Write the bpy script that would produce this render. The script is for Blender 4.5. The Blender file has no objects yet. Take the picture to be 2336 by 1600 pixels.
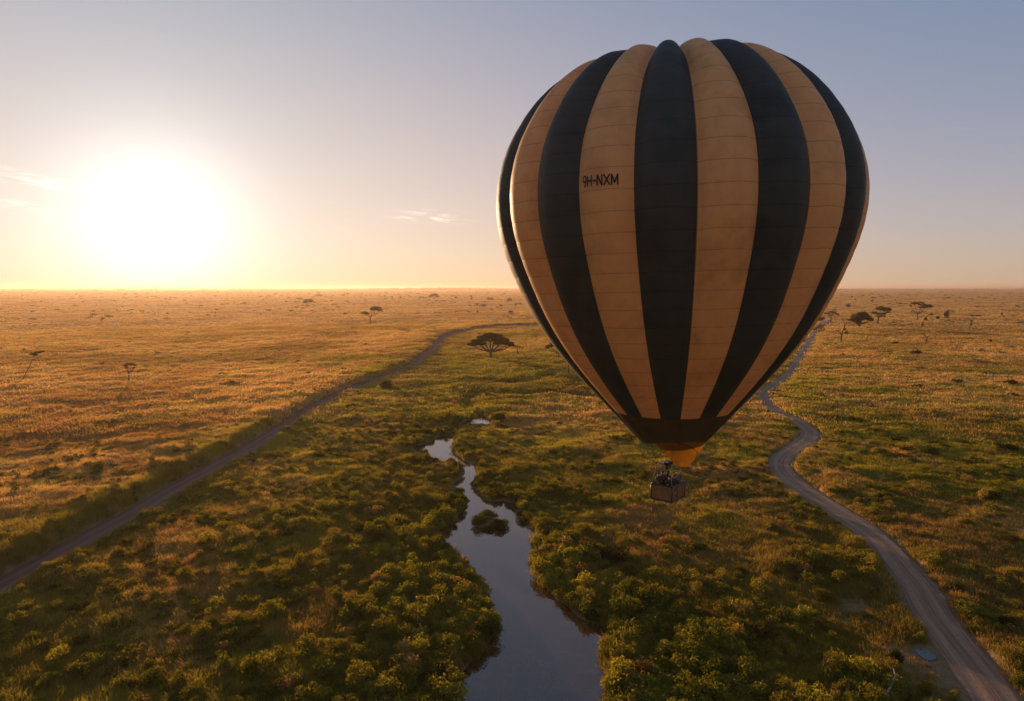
import bpy, math
# tuning values used by the sky, the sun, the exposure and the haze below
SKY_S = 0.10; SKY_G = 0.28; SKY_TINT = (0.20, 0.362, 0.60)
CORE_A = 0.62; WIDE_S = 0.82; WIDE_C = (0.365, 0.155, 0.01); LOW_C = (0.455, 0.262, 0.137); LOW_H = 0.178
SUN_E = 5.0; EXPO = 0.10
HAZE_C = (1.0, 0.69, 0.50); HAZE_D = 0.9e-4; HAZE_G = 0.52
import bpy, math, random
import numpy as np
from mathutils import Vector, Matrix

# ------------------------------------------------------------------ camera
SC = bpy.context.scene
COL = SC.collection
H = 32.0                                  # height of the lens above the plain
PITCH = math.radians(5.25)
FPX = 24.0 / 36.0 * 2336.0
cam_d = bpy.data.cameras.new('camera'); cam = bpy.data.objects.new('camera', cam_d)
COL.objects.link(cam)
cam.location = (0, 0, H); cam.rotation_euler = (math.pi / 2 - PITCH, 0, 0)
cam_d.lens = 24.0; cam_d.sensor_width = 36.0; cam_d.clip_start = 0.5; cam_d.clip_end = 90000
SC.camera = cam

# ------------------------------------------------------------------ sky and sun
SUN_EL = math.radians(4.7); SUN_AZ = math.radians(-27.3)      # azimuth from straight ahead, negative = left
W = bpy.data.worlds.new("World"); SC.world = W; W.use_nodes = True
nt = W.node_tree; nt.nodes.clear()
def N(tree, t, **kw):
    n = tree.nodes.new(t)
    for k, v in kw.items(): setattr(n, k, v)
    return n
def setin(tree, sock, v):
    if hasattr(v, 'is_linked') and hasattr(v, 'links') and not isinstance(v, (int, float)): tree.links.new(v, sock)
    else: sock.default_value = v
def math_n(tree, op, a, b=None, c=None, clamp=False):
    n = N(tree, 'ShaderNodeMath', operation=op); n.use_clamp = clamp
    setin(tree, n.inputs[0], a)
    if b is not None: setin(tree, n.inputs[1], b)
    if c is not None: setin(tree, n.inputs[2], c)
    return n.outputs[0]
def vmath(tree, op, a, b=None, s=None):
    n = N(tree, 'ShaderNodeVectorMath', operation=op)
    setin(tree, n.inputs[0], a)
    if b is not None: setin(tree, n.inputs[1], b)
    if s is not None: setin(tree, n.inputs[3], s)
    return n
def mixc(tree, fac, a, b, blend='MIX', clamp=False):
    n = N(tree, 'ShaderNodeMix', data_type='RGBA', blend_type=blend); n.clamp_result = clamp
    setin(tree, n.inputs[0], fac); setin(tree, n.inputs[6], a); setin(tree, n.inputs[7], b)
    return n.outputs[2]
def ramp(tree, fac, stops):
    n = N(tree, 'ShaderNodeValToRGB'); e = n.color_ramp.elements
    while len(e) < len(stops): e.new(0.5)
    for i, (p, c) in enumerate(stops): e[i].position = p; e[i].color = (*c, 1)
    tree.links.new(fac, n.inputs[0]); return n.outputs[0]
def smooth(tree, x, a, b):
    n = N(tree, 'ShaderNodeMapRange', interpolation_type='SMOOTHSTEP')
    setin(tree, n.inputs[0], x); n.inputs[1].default_value = a; n.inputs[2].default_value = b
    return n.outputs[0]
def noise(tree, vec, scale, detail=3, rough=0.5, dist=0.0):
    n = N(tree, 'ShaderNodeTexNoise'); n.inputs['Scale'].default_value = scale
    n.inputs['Detail'].default_value = detail; n.inputs['Roughness'].default_value = rough
    n.inputs['Distortion'].default_value = dist
    if vec is not None: tree.links.new(vec, n.inputs['Vector'])
    return n.outputs[0]

sky = N(nt, 'ShaderNodeTexSky', sky_type='NISHITA')
sky.sun_disc = False; sky.sun_elevation = SUN_EL; sky.sun_rotation = SUN_AZ
sky.altitude = 0; sky.air_density = 1.0; sky.dust_density = 3.0; sky.ozone_density = 1.0
geo = N(nt, 'ShaderNodeTexCoord').outputs['Generated']
sdir = Vector((math.sin(SUN_AZ) * math.cos(SUN_EL), math.cos(SUN_AZ) * math.cos(SUN_EL), math.sin(SUN_EL)))
cosang = vmath(nt, 'DOT_PRODUCT', geo, tuple(sdir)).outputs['Value']
ang = math_n(nt, 'ARCCOSINE', math_n(nt, 'MINIMUM', cosang, 0.999999))          # radians from the sun
# the aureole the dusty air makes round the sun, on top of the sky texture
core = math_n(nt, 'MULTIPLY', math_n(nt, 'EXPONENT', math_n(nt, 'MULTIPLY', math_n(nt, 'POWER', math_n(nt, 'DIVIDE', ang, 0.092), 1.7), -1.0)), CORE_A)
sep0 = N(nt, 'ShaderNodeSeparateXYZ'); nt.links.new(geo, sep0.inputs[0]); elv = math_n(nt, 'ARCSINE', sep0.outputs[2])
wide = math_n(nt, 'EXPONENT', math_n(nt, 'MULTIPLY', math_n(nt, 'ADD', math_n(nt, 'POWER', math_n(nt, 'DIVIDE', ang, WIDE_S), 2.48),
                                                      math_n(nt, 'POWER', math_n(nt, 'ABSOLUTE', math_n(nt, 'DIVIDE', elv, 0.433)), 2.0)), -1.0))
skyg = N(nt, 'ShaderNodeGamma'); nt.links.new(vmath(nt, 'SCALE', sky.outputs[0], s=SKY_S).outputs[0], skyg.inputs[0]); skyg.inputs[1].default_value = SKY_G
skyc = vmath(nt, 'MULTIPLY', skyg.outputs[0], tuple(SKY_TINT)).outputs[0]
c1 = vmath(nt, 'SCALE', tuple((1.0, 0.95, 0.90)), s=core).outputs[0]
c2 = vmath(nt, 'SCALE', tuple(WIDE_C), s=wide).outputs[0]
tot = vmath(nt, 'ADD', vmath(nt, 'ADD', skyc, c1).outputs[0], c2).outputs[0]
# the warm band of dust light that hugs the horizon all round
sepz = N(nt, 'ShaderNodeSeparateXYZ'); nt.links.new(geo, sepz.inputs[0])
low = math_n(nt, 'EXPONENT', math_n(nt, 'DIVIDE', math_n(nt, 'MAXIMUM', math_n(nt, 'ARCSINE', sepz.outputs[2]), 0.0), -LOW_H))
tot = vmath(nt, 'ADD', tot, vmath(nt, 'SCALE', tuple(LOW_C), s=low).outputs[0]).outputs[0]
# thin wisps of cirrus low over the plain: each has a direction, a size and a tilt on the sky
sep = N(nt, 'ShaderNodeSeparateXYZ'); nt.links.new(geo, sep.inputs[0])
az = math_n(nt, 'ARCTAN2', sep.outputs[0], sep.outputs[1]); el = math_n(nt, 'ARCSINE', sep.outputs[2])
comb = N(nt, 'ShaderNodeCombineXYZ')
nt.links.new(math_n(nt, 'MULTIPLY', az, 28.0), comb.inputs[0]); nt.links.new(math_n(nt, 'MULTIPLY', math_n(nt, 'ADD', el, math_n(nt, 'MULTIPLY', az, 0.10)), 190.0), comb.inputs[1])
wn = smooth(nt, noise(nt, comb.outputs[0], 1.0, 5, 0.6, 0.3), 0.42, 0.72)
cl = None
for (u, v, su, sv, tilt, amp) in ((968, 493, 62, 12, -0.05, 1.0), (925, 491, 30, 5, 0.0, 0.6), (1005, 500, 50, 7, 0.1, 0.55), (1030, 506, 30, 6, 0.1, 0.4),
        (30, 398, 70, 9, 0.12, 0.9), (190, 432, 120, 10, 0.10, 1.0), (20, 462, 60, 6, 0.1, 0.6), (60, 478, 80, 7, 0.08, 0.6),
        (585, 405, 20, 5, 0.1, 0.35), (740, 457, 20, 4, 0.1, 0.35), (1120, 506, 30, 4, 0.0, 0.35), (2165, 290, 25, 6, 0.1, 0.3)):
    vx = (u - 1168) / FPX; vz = (800 - v) / FPX
    yy = math.cos(PITCH) + math.sin(PITCH) * vz; zz = -math.sin(PITCH) + math.cos(PITCH) * vz
    a0 = math.atan2(vx, yy); e0 = math.atan2(zz, math.hypot(vx, yy))
    da = math_n(nt, 'SUBTRACT', az, a0); de = math_n(nt, 'ADD', math_n(nt, 'SUBTRACT', el, e0), math_n(nt, 'MULTIPLY', da, tilt))
    q = math_n(nt, 'ADD', math_n(nt, 'POWER', math_n(nt, 'ABSOLUTE', math_n(nt, 'DIVIDE', da, su / FPX)), 2.0),
               math_n(nt, 'POWER', math_n(nt, 'ABSOLUTE', math_n(nt, 'DIVIDE', de, sv / FPX)), 2.0))
    g = math_n(nt, 'MULTIPLY', math_n(nt, 'EXPONENT', math_n(nt, 'MULTIPLY', q, -1.0)), amp)
    cl = g if cl is None else math_n(nt, 'ADD', cl, g)
cloud = math_n(nt, 'MULTIPLY', math_n(nt, 'MULTIPLY', cl, wn), 0.30)
tot = vmath(nt, 'ADD', tot, vmath(nt, 'SCALE', tuple((1.0, 0.9, 0.78)), s=cloud).outputs[0]).outputs[0]
tot = vmath(nt, 'SCALE', tot, s=1.0 / SKY_S).outputs[0]
bg = N(nt, 'ShaderNodeBackground'); nt.links.new(tot, bg.inputs[0]); bg.inputs[1].default_value = SKY_S
wo = N(nt, 'ShaderNodeOutputWorld'); nt.links.new(bg.outputs[0], wo.inputs[0])

sun_d = bpy.data.lights.new('sun', 'SUN'); sun = bpy.data.objects.new('sun', sun_d); COL.objects.link(sun)
sun_d.energy = SUN_E; sun_d.angle = math.radians(0.6); sun_d.color = (1.0, 0.66, 0.36)
sun.rotation_euler = sdir.to_track_quat('Z', 'Y').to_euler()
sun.location = (0, 0, 80)

SC.render.engine = 'CYCLES'
SC.view_settings.view_transform = 'Standard'; SC.view_settings.look = 'None'
SC.view_settings.exposure = EXPO; SC.view_settings.gamma = 1
SC.cycles.use_denoising = True
SC.cycles.max_bounces = 8; SC.cycles.diffuse_bounces = 3; SC.cycles.glossy_bounces = 2
SC.cycles.transmission_bounces = 4; SC.cycles.volume_bounces = 0; SC.cycles.transparent_max_bounces = 8
SC.cycles.sample_clamp_indirect = 4.0

# ------------------------------------------------------------------ helpers
rng = np.random.default_rng(7); random.seed(7)
def tag(o, label=None, cat=None, group=None, kind=None):
    if label: o['label'] = label
    if cat: o['category'] = cat
    if group: o['group'] = group
    if kind: o['kind'] = kind
    return o
def mesh_obj(name, verts, faces, mats, parent=None, mi=None, smooth_=False):
    me = bpy.data.meshes.new(name)
    verts = np.asarray(verts, dtype=np.float32).reshape(-1, 3)
    if isinstance(faces, np.ndarray):
        k = faces.shape[1]; n = len(faces)
        me.vertices.add(len(verts)); me.vertices.foreach_set('co', verts.ravel())
        me.loops.add(n * k); me.loops.foreach_set('vertex_index', faces.astype(np.int32).ravel())
        me.polygons.add(n); me.polygons.foreach_set('loop_start', np.arange(0, n * k, k, dtype=np.int32))
        me.update(calc_edges=True)
    else:
        me.from_pydata([tuple(map(float, v)) for v in verts], [], [tuple(map(int, f)) for f in faces])
    for m in (mats if isinstance(mats, (list, tuple)) else [mats]): me.materials.append(m)
    if mi is not None: me.polygons.foreach_set('material_index', np.asarray(mi, dtype=np.int32))
    if smooth_: me.polygons.foreach_set('use_smooth', np.ones(len(me.polygons), dtype=bool))
    me.update()
    o = bpy.data.objects.new(name, me); COL.objects.link(o)
    if parent is not None: o.parent = parent
    return o
def fattr(me, name, arr, typ='FLOAT', dom='POINT'):
    a = me.attributes.new(name, typ, dom)
    a.data.foreach_set({'FLOAT': 'value', 'INT': 'value', 'FLOAT_VECTOR': 'vector', 'FLOAT_COLOR': 'color'}[typ], np.asarray(arr).ravel())
def empty(name, loc, rz=0.0):
    o = bpy.data.objects.new(name, None); COL.objects.link(o)
    o.location = loc; o.rotation_euler = (0, 0, rz); o.empty_display_size = 0.3
    return o
def copy_tree(o, parent=None):
    c = o.copy(); COL.objects.link(c); c.parent = parent
    for ch in list(o.children): copy_tree(ch, c)
    return c
def hash2(ix, iy, seed):
    h = (ix.astype(np.int64) * 374761393 + iy.astype(np.int64) * 668265263 + seed * 974634777) & 0xffffffff
    h = ((h ^ (h >> 13)) * 1274126177) & 0xffffffff
    return ((h ^ (h >> 16)) & 0xffffff) / float(0xffffff)
def vn(x, y, seed=0):
    ix = np.floor(x); iy = np.floor(y); fx = x - ix; fy = y - iy
    fx = fx * fx * (3 - 2 * fx); fy = fy * fy * (3 - 2 * fy)
    a = hash2(ix, iy, seed); b = hash2(ix + 1, iy, seed); c = hash2(ix, iy + 1, seed); d = hash2(ix + 1, iy + 1, seed)
    return (a + (b - a) * fx) * (1 - fy) + (c + (d - c) * fx) * fy
def fbm(x, y, s, seed=0, octv=4, g=0.5):
    t = 0; a = 1; n = 0; c, sn = math.cos(0.6), math.sin(0.6)
    x = x / s; y = y / s
    for k in range(octv):
        t = t + a * (vn(x, y, seed + k * 13) - 0.5); n += a; a *= g
        x, y = (x * c - y * sn) * 2.03 + 5.1, (x * sn + y * c) * 2.03 - 3.7
    return t / n * 2
def sstep(x, a, b):
    t = np.clip((x - a) / (b - a), 0, 1); return t * t * (3 - 2 * t)
def gp(u, v, z=0.0, disp=True):
    """Where the ray through photograph pixel (u, v) meets the level z: surveying the ground plan from the picture."""
    if disp: u = u * 1.005; v = v * 1.005
    vx = (u - 1168) / FPX; vz = (800 - v) / FPX
    yy = math.cos(PITCH) + math.sin(PITCH) * vz; zz = -math.sin(PITCH) + math.cos(PITCH) * vz
    t = (z - H) / zz
    return np.array([vx * t, yy * t])
def catmull(P, n=8):
    P = np.asarray(P, float); out = []
    Q = np.vstack([2 * P[0] - P[1], P, 2 * P[-1] - P[-2]])
    for i in range(1, len(Q) - 2):
        for k in range(n):
            t = k / n
            out.append(0.5 * ((2 * Q[i]) + (-Q[i - 1] + Q[i + 1]) * t + (2 * Q[i - 1] - 5 * Q[i] + 4 * Q[i + 1] - Q[i + 2]) * t * t + (-Q[i - 1] + 3 * Q[i] - 3 * Q[i + 1] + Q[i + 2]) * t ** 3))
    out.append(P[-1]); return np.array(out)
def seg_dist(x, y, P, closed=False, maxr=None):
    """distance to a polyline, its side (+ = right of travel) and the index along it"""
    best = np.full(x.shape, 1e9); side = np.ones(x.shape); par = np.zeros(x.shape)
    n = len(P); ends = range(n if closed else n - 1)
    for i in ends:
        a = P[i]; b = P[(i + 1) % n]; d = b - a; L2 = d @ d + 1e-9
        t = np.clip(((x - a[0]) * d[0] + (y - a[1]) * d[1]) / L2, 0, 1)
        dx = x - a[0] - t * d[0]; dy = y - a[1] - t * d[1]; q = dx * dx + dy * dy
        m = q < best
        best = np.where(m, q, best); side = np.where(m, np.sign(dx * d[1] - dy * d[0]), side); par = np.where(m, i + t, par)
    return np.sqrt(best), side, par
def inside(x, y, P):
    c = np.zeros(x.shape, bool); n = len(P)
    for i in range(n):
        a = P[i]; b = P[(i + 1) % n]
        if abs(a[1] - b[1]) < 1e-9: continue
        c ^= ((a[1] > y) != (b[1] > y)) & (x < (b[0] - a[0]) * (y - a[1]) / (b[1] - a[1]) + a[0])
    return c

# ------------------------------------------------------------------ ground plan
WZ = -0.35
ROAD_L = catmull([gp(*q) for q in ((-330, 1520), (-150, 1425), (0, 1336), (100, 1282), (200, 1224), (300, 1170), (400, 1110), (500, 1055), (600, 999), (700, 934), (800, 884), (900, 846), (950, 824), (972, 803), (990, 782), (1012, 765), (1050, 753), (1110, 744), (1170, 741), (1290, 738))], 6)
ROAD_R = catmull([gp(*q) for q in ((2330, 1720), (2262, 1592), (2210, 1520), (2160, 1455), (2118, 1398), (2085, 1340), (2048, 1290), (2008, 1242), (1960, 1202), (1900, 1163), (1830, 1118), (1785, 1082), (1772, 1050), (1800, 1022), (1832, 1000), (1838, 982), (1815, 962), (1775, 942), (1740, 918), (1733, 897), (1755, 876), (1790, 850), (1812, 815), (1832, 785), (1850, 758), (1862, 740), (1885, 722))], 6)
RIVER = np.array([gp(*q, z=WZ) for q in ((1000, 1760), (1025, 1640), (1040, 1585), (1042, 1540), (1060, 1515), (1085, 1490), (1108, 1460), (1130, 1425), (1120, 1395), (1108, 1368), (1095, 1335), (1080, 1315), (1062, 1292), (1045, 1270), (1020, 1248), (1000, 1230), (995, 1216), (1002, 1202), (1022, 1192), (1040, 1182), (1052, 1168), (1060, 1156), (1072, 1146), (1078, 1136), (1066, 1122), (1048, 1108), (1036, 1101), (1050, 1092), (1062, 1080), (1066, 1068), (1060, 1060), (1045, 1052), (1035, 1046), (1012, 1047), (995, 1042), (990, 1030), (978, 1025), (955, 1020), (972, 1010), (992, 1005), (1002, 996), (1016, 990), (1013, 1002), (1010, 1014), (1014, 1028), (1030, 1042), (1050, 1052), (1070, 1062), (1074, 1076), (1066, 1090), (1056, 1100), (1070, 1114), (1085, 1128), (1098, 1138), (1116, 1143), (1133, 1141), (1150, 1144), (1168, 1148), (1163, 1160), (1176, 1168), (1186, 1180), (1200, 1190), (1206, 1202), (1204, 1222), (1205, 1245), (1212, 1270), (1218, 1295), (1232, 1320), (1248, 1342), (1270, 1362), (1292, 1382), (1312, 1400), (1340, 1415), (1378, 1426), (1386, 1440), (1376, 1462), (1372, 1490), (1378, 1520), (1386, 1555), (1384, 1590), (1392, 1640), (1400, 1760))])
rv = catmull(np.vstack([RIVER, RIVER[:1]]), 3)[:-1]
_tn = np.roll(rv, -1, axis=0) - np.roll(rv, 1, axis=0); _tn /= np.linalg.norm(_tn, axis=1, keepdims=True) + 1e-9
_ar = 0.5 * np.sum(rv[:, 0] * np.roll(rv[:, 1], -1) - np.roll(rv[:, 0], -1) * rv[:, 1])
rv = rv + np.stack([_tn[:, 1], -_tn[:, 0]], 1) * (1 if _ar > 0 else -1) * (np.clip((rv[:, 1:2] - 78) / 20, 0, 1) * 0.7 + np.clip((rv[:, 1:2] - 118) / 8, 0, 1) * 0.7)
RIVER = rv + np.stack([fbm(rv[:, 0], rv[:, 1], 1.6, 3, 2), fbm(rv[:, 0], rv[:, 1], 1.6, 5, 2)], 1) * 0.35
POND0 = catmull([gp(*q, z=WZ) for q in ((1052, 963), (1063, 957), (1074, 951), (1079, 943), (1088, 947), (1098, 947), (1104, 954), (1110, 958), (1098, 962), (1082, 961), (1066, 963), (1052, 963))], 3)[:-1]
POND = POND0.mean(0) + (POND0 - POND0.mean(0)) * 1.4
ISLE = gp(1112, 1187, WZ)
PUDDLE = catmull([gp(*q) for q in ((2076, 1476), (2088, 1474), (2106, 1480), (2118, 1486), (2126, 1494), (2120, 1500), (2106, 1502), (2092, 1494), (2080, 1484), (2076, 1476))], 3)[:-1]
DITCHES = [(catmull([gp(*q) for q in ((1085, 942), (1072, 925), (1062, 905), (1075, 893), (1120, 892), (1180, 896), (1250, 890), (1320, 897), (1400, 910))], 4), 3.2, 1.5),
           (catmull([gp(*q) for q in ((1120, 862), (1160, 868), (1200, 866), (1250, 850))], 4), 4.0, 1.3),
           (catmull([gp(*q) for q in ((1016, 990), (1030, 975), (1052, 962))], 4), 1.6, 0.7)]
# how lush the cover is, how shrubby and how bare, surveyed at points of the plain
CP = np.array([(100, 700, 0, 0, 0), (600, 700, 0, 0, 0), (100, 900, .05, .1, 0), (400, 900, .12, .1, 0), (50, 1150, .15, .25, 0), (300, 1050, .18, .25, 0), (850, 780, .1, .05, 0), (650, 880, .1, .1, 0), (120, 1010, .1, .2, 0), (560, 960, .15, .25, 0),
    (900, 870, .6, .3, 0), (1100, 830, .6, .2, 0), (1200, 860, .65, .3, 0), (1100, 780, .4, .1, 0), (1150, 700, .2, .05, 0), (800, 960, .5, .35, 0), (650, 1050, .4, .35, 0.1), (850, 1020, .55, .45, 0), (950, 980, .7, .6, 0), (500, 1150, .5, .45, .1), (300, 1300, .3, .15, .1), (350, 1420, .3, .2, .1), (250, 1480, .45, .4, 0), (700, 1480, .5, .5, 0), (760, 1330, .4, .35, 0), (700, 1200, .65, .6, 0), (850, 1250, .8, .8, 0), (900, 1400, .85, 1, 0), (600, 1400, .5, .5, 0), (100, 1500, .6, .55, 0), (500, 1550, .5, .5, 0), (1000, 1550, .9, 1, 0), (420, 1300, .2, .35, .3), (550, 1180, .45, .4, 0),
    (1150, 1050, .45, .25, 0), (1300, 1000, .38, .15, .15), (1350, 1080, .5, .4, 0), (1250, 1130, .7, .6, 0), (1480, 1190, .30, .2, .38), (1400, 1300, .55, .6, 0), (1300, 1280, .8, .8, 0), (1450, 1400, .8, .9, 0), (1600, 1500, .85, 1, 0), (1700, 1350, .5, .55, .1), (1620, 1240, .28, .22, .42), (1750, 1240, .3, .25, .4), (1800, 1450, .65, .8, 0), (1900, 1550, .5, .7, .2), (1900, 1300, .5, .55, 0), (1700, 1100, .5, .4, 0), (1650, 1030, .5, .35, 0), (1750, 960, .35, .15, 0), (1400, 900, .3, .2, .2), (1980, 1400, .15, .15, .8), (2060, 1500, .15, .3, .7), (2040, 1420, .7, .3, 0), (1850, 1350, .3, .4, .3),
    (1900, 720, .2, .03, 0), (2100, 700, .1, .02, 0), (2250, 780, .22, .08, 0), (2100, 850, .28, .12, 0), (1950, 900, .45, .2, 0), (2200, 950, .36, .25, 0), (2000, 1000, .55, .35, 0), (2250, 1060, .52, .4, 0), (2100, 1120, .58, .45, 0), (1950, 780, .3, .05, 0), (2250, 1200, .2, .25, .5), (2100, 1200, .3, .3, .4), (2150, 1250, .35, .4, 0), (2300, 1350, .35, .6, 0), (2280, 1500, .35, .5, .3), (2180, 1340, .2, .3, .5)], float)
_cp = np.array([gp(a, b) for a, b in CP[:, :2]])
_cq = np.stack([np.arctan2(_cp[:, 0], _cp[:, 1]) * 1.6, np.log(np.hypot(_cp[:, 0], _cp[:, 1]))], 1)
def zones(x, y):
    qx = np.arctan2(x, y) * 1.6; qy = np.log(np.hypot(x, y) + 1e-6); shp = x.shape
    jx = fbm(x, y, 14, 91, 2) * 0.05; jy = fbm(x, y, 14, 97, 2) * 0.05
    w = 0; s = [0, 0, 0]
    for (a, b), c in zip(_cq, CP):
        k = 1.0 / (((qx + jx - a) ** 2 + (qy + jy - b) ** 2) + 0.002) ** 1.6
        w = w + k
        for i in range(3): s[i] = s[i] + k * c[2 + i]
    return [np.clip(s[0] / w * 1.1, 0, 1), s[1] / w, s[2] / w]
def water_sd(x, y):
    """signed distance to the river's or the pond's edge, negative in the water; only near it"""
    out = np.full(x.shape, 50.0); r = np.hypot(x, y)
    m = (r < 330) & (x > -40) & (x < 25) & (y > 20)
    if m.any():
        xs, ys = x[m], y[m]; res = np.full(xs.shape, 50.0)
        for P in (RIVER, POND):
            d, _, _ = seg_dist(xs, ys, P, True); d = np.where(inside(xs, ys, P), -d, d)
            res = np.minimum(res, d)
        out[m] = res
    return out
def terrain(x, y, micro=True):
    r = np.hypot(x, y)
    h = 0.45 * fbm(x, y, 70, 1, 3) * sstep(r, 40, 160)
    far = sstep(r, 2500, 9000); h = h + np.clip((r - 3000) / 11000, 0, 1) ** 1.3 * (17.0 + 2.5 * fbm(x, y, 2600, 8, 3)) - sstep(r, 14500, 22000) * 24.0
    info = {}
    near = r < 700
    dl = np.full(x.shape, 99.0); sl = np.ones(x.shape); dr = np.full(x.shape, 99.0)
    dl[near], sl[near], _ = seg_dist(x[near], y[near], ROAD_L)
    dr[near], _, _ = seg_dist(x[near], y[near], ROAD_R)
    wd = water_sd(x, y)
    PCN = PUDDLE.mean(0); pd = np.hypot((x - PCN[0]) / 1.15, (y - PCN[1]) / 1.7); info['pd'] = pd
    info['dl'], info['sl'], info['dr'], info['wd'] = dl, sl, dr, wd
    bank = (1.55 + 0.5 * fbm(x, y, 12, 21, 2)) * sstep(dl, 2.1, 4.6) * np.exp(-np.maximum(dl - 6, 0) / 45.0)
    h = h + np.where(sl < 0, bank, 0)
    h = h + np.where(sl > 0, 0.35 * np.exp(-((dl - 2.6) / 0.8) ** 2), 0)
    for P, wdt, dep in DITCHES:
        m = near & (r < 420); d = np.full(x.shape, 99.0); d[m] = seg_dist(x[m], y[m], P)[0]
        h = h - dep * np.exp(-(d / wdt) ** 2)
    h = h * (1 - np.exp(-np.maximum(wd, 0) / 6.0)) - 1.2 * sstep(wd, 0.7, -1.3)
    if near.any():
        q = ((x - ISLE[0]) / 2.7) ** 2 + ((y - ISLE[1]) / 2.2) ** 2; h = np.maximum(h, 0.15 - 0.55 * q - 0 * h)* 1.0 if False else np.where(q < 3, np.maximum(h, 0.1 - 0.5 * q), h)
    if micro:
        k = sstep(dl, 2.1, 3.1) * sstep(dr, 2.1, 3.0) * sstep(wd, 0.0, 1.5)
        k = k * (1 - 0.75 * info_bare(x, y)) * sstep(pd, 0.9, 1.5)
        lod = np.exp(-r / 600.0)
        t = 0.85 * np.maximum(fbm(x, y, 5.5, 31, 3), -0.2) + 0.35 * np.abs(fbm(x, y, 2.0, 41, 3)) + 0.12 * fbm(x, y, 0.7, 51, 2)
        t = t + 0.5 * np.maximum(fbm(x, y, 24, 61, 3), 0)
        h = h + k * t * (0.55 + 0.45 * lod) + 1.2 * fbm(x, y, 110, 71, 3) * sstep(r, 500, 1600)
    return h, info
_bare_cache = {}
def info_bare(x, y):
    return sstep(zones(x, y)[2] + 0.25 * fbm(x, y, 9, 81, 3), 0.35, 0.7)

# ------------------------------------------------------------------ materials
def mat(name):
    m = bpy.data.materials.new(name); m.use_nodes = True; t = m.node_tree; t.nodes.clear()
    out = N(t, 'ShaderNodeOutputMaterial'); return m, t, out
def pbr(name, col, rough=0.8, spec=0.3, var=0.15, vscale=6.0, bump=0.0, bscale=20.0, metal=0.0):
    m, t, out = mat(name)
    p = N(t, 'ShaderNodeBsdfPrincipled'); t.links.new(p.outputs[0], out.inputs[0])
    tc = N(t, 'ShaderNodeTexCoord').outputs['Object']
    f = noise(t, tc, vscale, 4, 0.6)
    a = tuple(max(0, c * (1 - var)) for c in col); b = tuple(min(1, c * (1 + var)) for c in col)
    t.links.new(ramp(t, f, [(0.3, a), (0.7, b)]), p.inputs['Base Color'])
    p.inputs['Roughness'].default_value = rough; p.inputs['Specular IOR Level'].default_value = spec; p.inputs['Metallic'].default_value = metal
    if bump:
        bn = N(t, 'ShaderNodeBump'); bn.inputs['Strength'].default_value = bump; bn.inputs['Distance'].default_value = 0.02
        t.links.new(noise(t, tc, bscale, 4), bn.inputs['Height']); t.links.new(bn.outputs[0], p.inputs['Normal'])
    return m
def leafy(name, source, trans=0.5, tmul=(1.25, 1.0, 0.55), rnd=0.35, bright=1.0):
    """thin leaves or blades: they reflect on one side and let the sun through on the other"""
    m, t, out = mat(name)
    if source == 'tint': base = N(t, 'ShaderNodeAttribute', attribute_type='INSTANCER', attribute_name='tint').outputs[0]
    elif source == 'object': base = N(t, 'ShaderNodeObjectInfo').outputs['Color']
    else:
        rgb = N(t, 'ShaderNodeRGB'); rgb.outputs[0].default_value = (*source, 1); base = rgb.outputs[0]
    g = N(t, 'ShaderNodeNewGeometry')
    f = math_n(t, 'MULTIPLY_ADD', noise(t, g.outputs['Position'], 1.3, 3, 0.6), rnd * 2, bright - rnd)
    isl = math_n(t, 'MULTIPLY_ADD', g.outputs['Random Per Island'], rnd, 1 - rnd / 2)
    base = vmath(t, 'SCALE', base, s=math_n(t, 'MULTIPLY', f, isl)).outputs[0]
    d = N(t, 'ShaderNodeBsdfDiffuse'); t.links.new(base, d.inputs[0])
    tr = N(t, 'ShaderNodeBsdfTranslucent'); t.links.new(vmath(t, 'MULTIPLY', base, tuple(tmul)).outputs[0], tr.inputs[0])
    mx = N(t, 'ShaderNodeMixShader'); mx.inputs[0].default_value = trans
    t.links.new(d.outputs[0], mx.inputs[1]); t.links.new(tr.outputs[0], mx.inputs[2]); t.links.new(mx.outputs[0], out.inputs[0])
    return m

# ground
M_ground, t, out = mat('savanna_ground')
p = N(t, 'ShaderNodeBsdfPrincipled'); t.links.new(p.outputs[0], out.inputs[0]); p.inputs['Roughness'].default_value = 0.95; p.inputs['Specular IOR Level'].default_value = 0.1
pos = N(t, 'ShaderNodeNewGeometry').outputs['Position']
lush_a = N(t, 'ShaderNodeAttribute', attribute_name='lush').outputs['Fac']; bare_a = N(t, 'ShaderNodeAttribute', attribute_name='bare').outputs['Fac']
n1 = noise(t, pos, 0.06, 5, 0.6); n2 = noise(t, pos, 0.9, 5, 0.65); n3 = noise(t, pos, 0.012, 4, 0.55); n4 = noise(t, pos, 4.5, 3, 0.6)
gold = ramp(t, n2, [(0.28, (0.20, 0.115, 0.040)), (0.5, (0.40, 0.235, 0.085)), (0.75, (0.55, 0.35, 0.14))])
gold2 = ramp(t, n1, [(0.35, (0.26, 0.13, 0.045)), (0.65, (0.50, 0.32, 0.12))])
gold = mixc(t, 0.4, gold, gold2)
gold = mixc(t, smooth(t, n3, 0.45, 0.65), gold, mixc(t, 1.0, gold, (0.80, 0.86, 0.72, 1), 'MULTIPLY'))
green = ramp(t, n2, [(0.3, (0.06, 0.055, 0.014)), (0.55, (0.15, 0.13, 0.030)), (0.8, (0.25, 0.20, 0.05))])
bare = ramp(t, n4, [(0.3, (0.20, 0.105, 0.050)), (0.7, (0.33, 0.19, 0.10))])
lf = smooth(t, math_n(t, 'ADD', lush_a, math_n(t, 'MULTIPLY_ADD', n1, 0.5, -0.25)), 0.1, 0.75)
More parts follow.
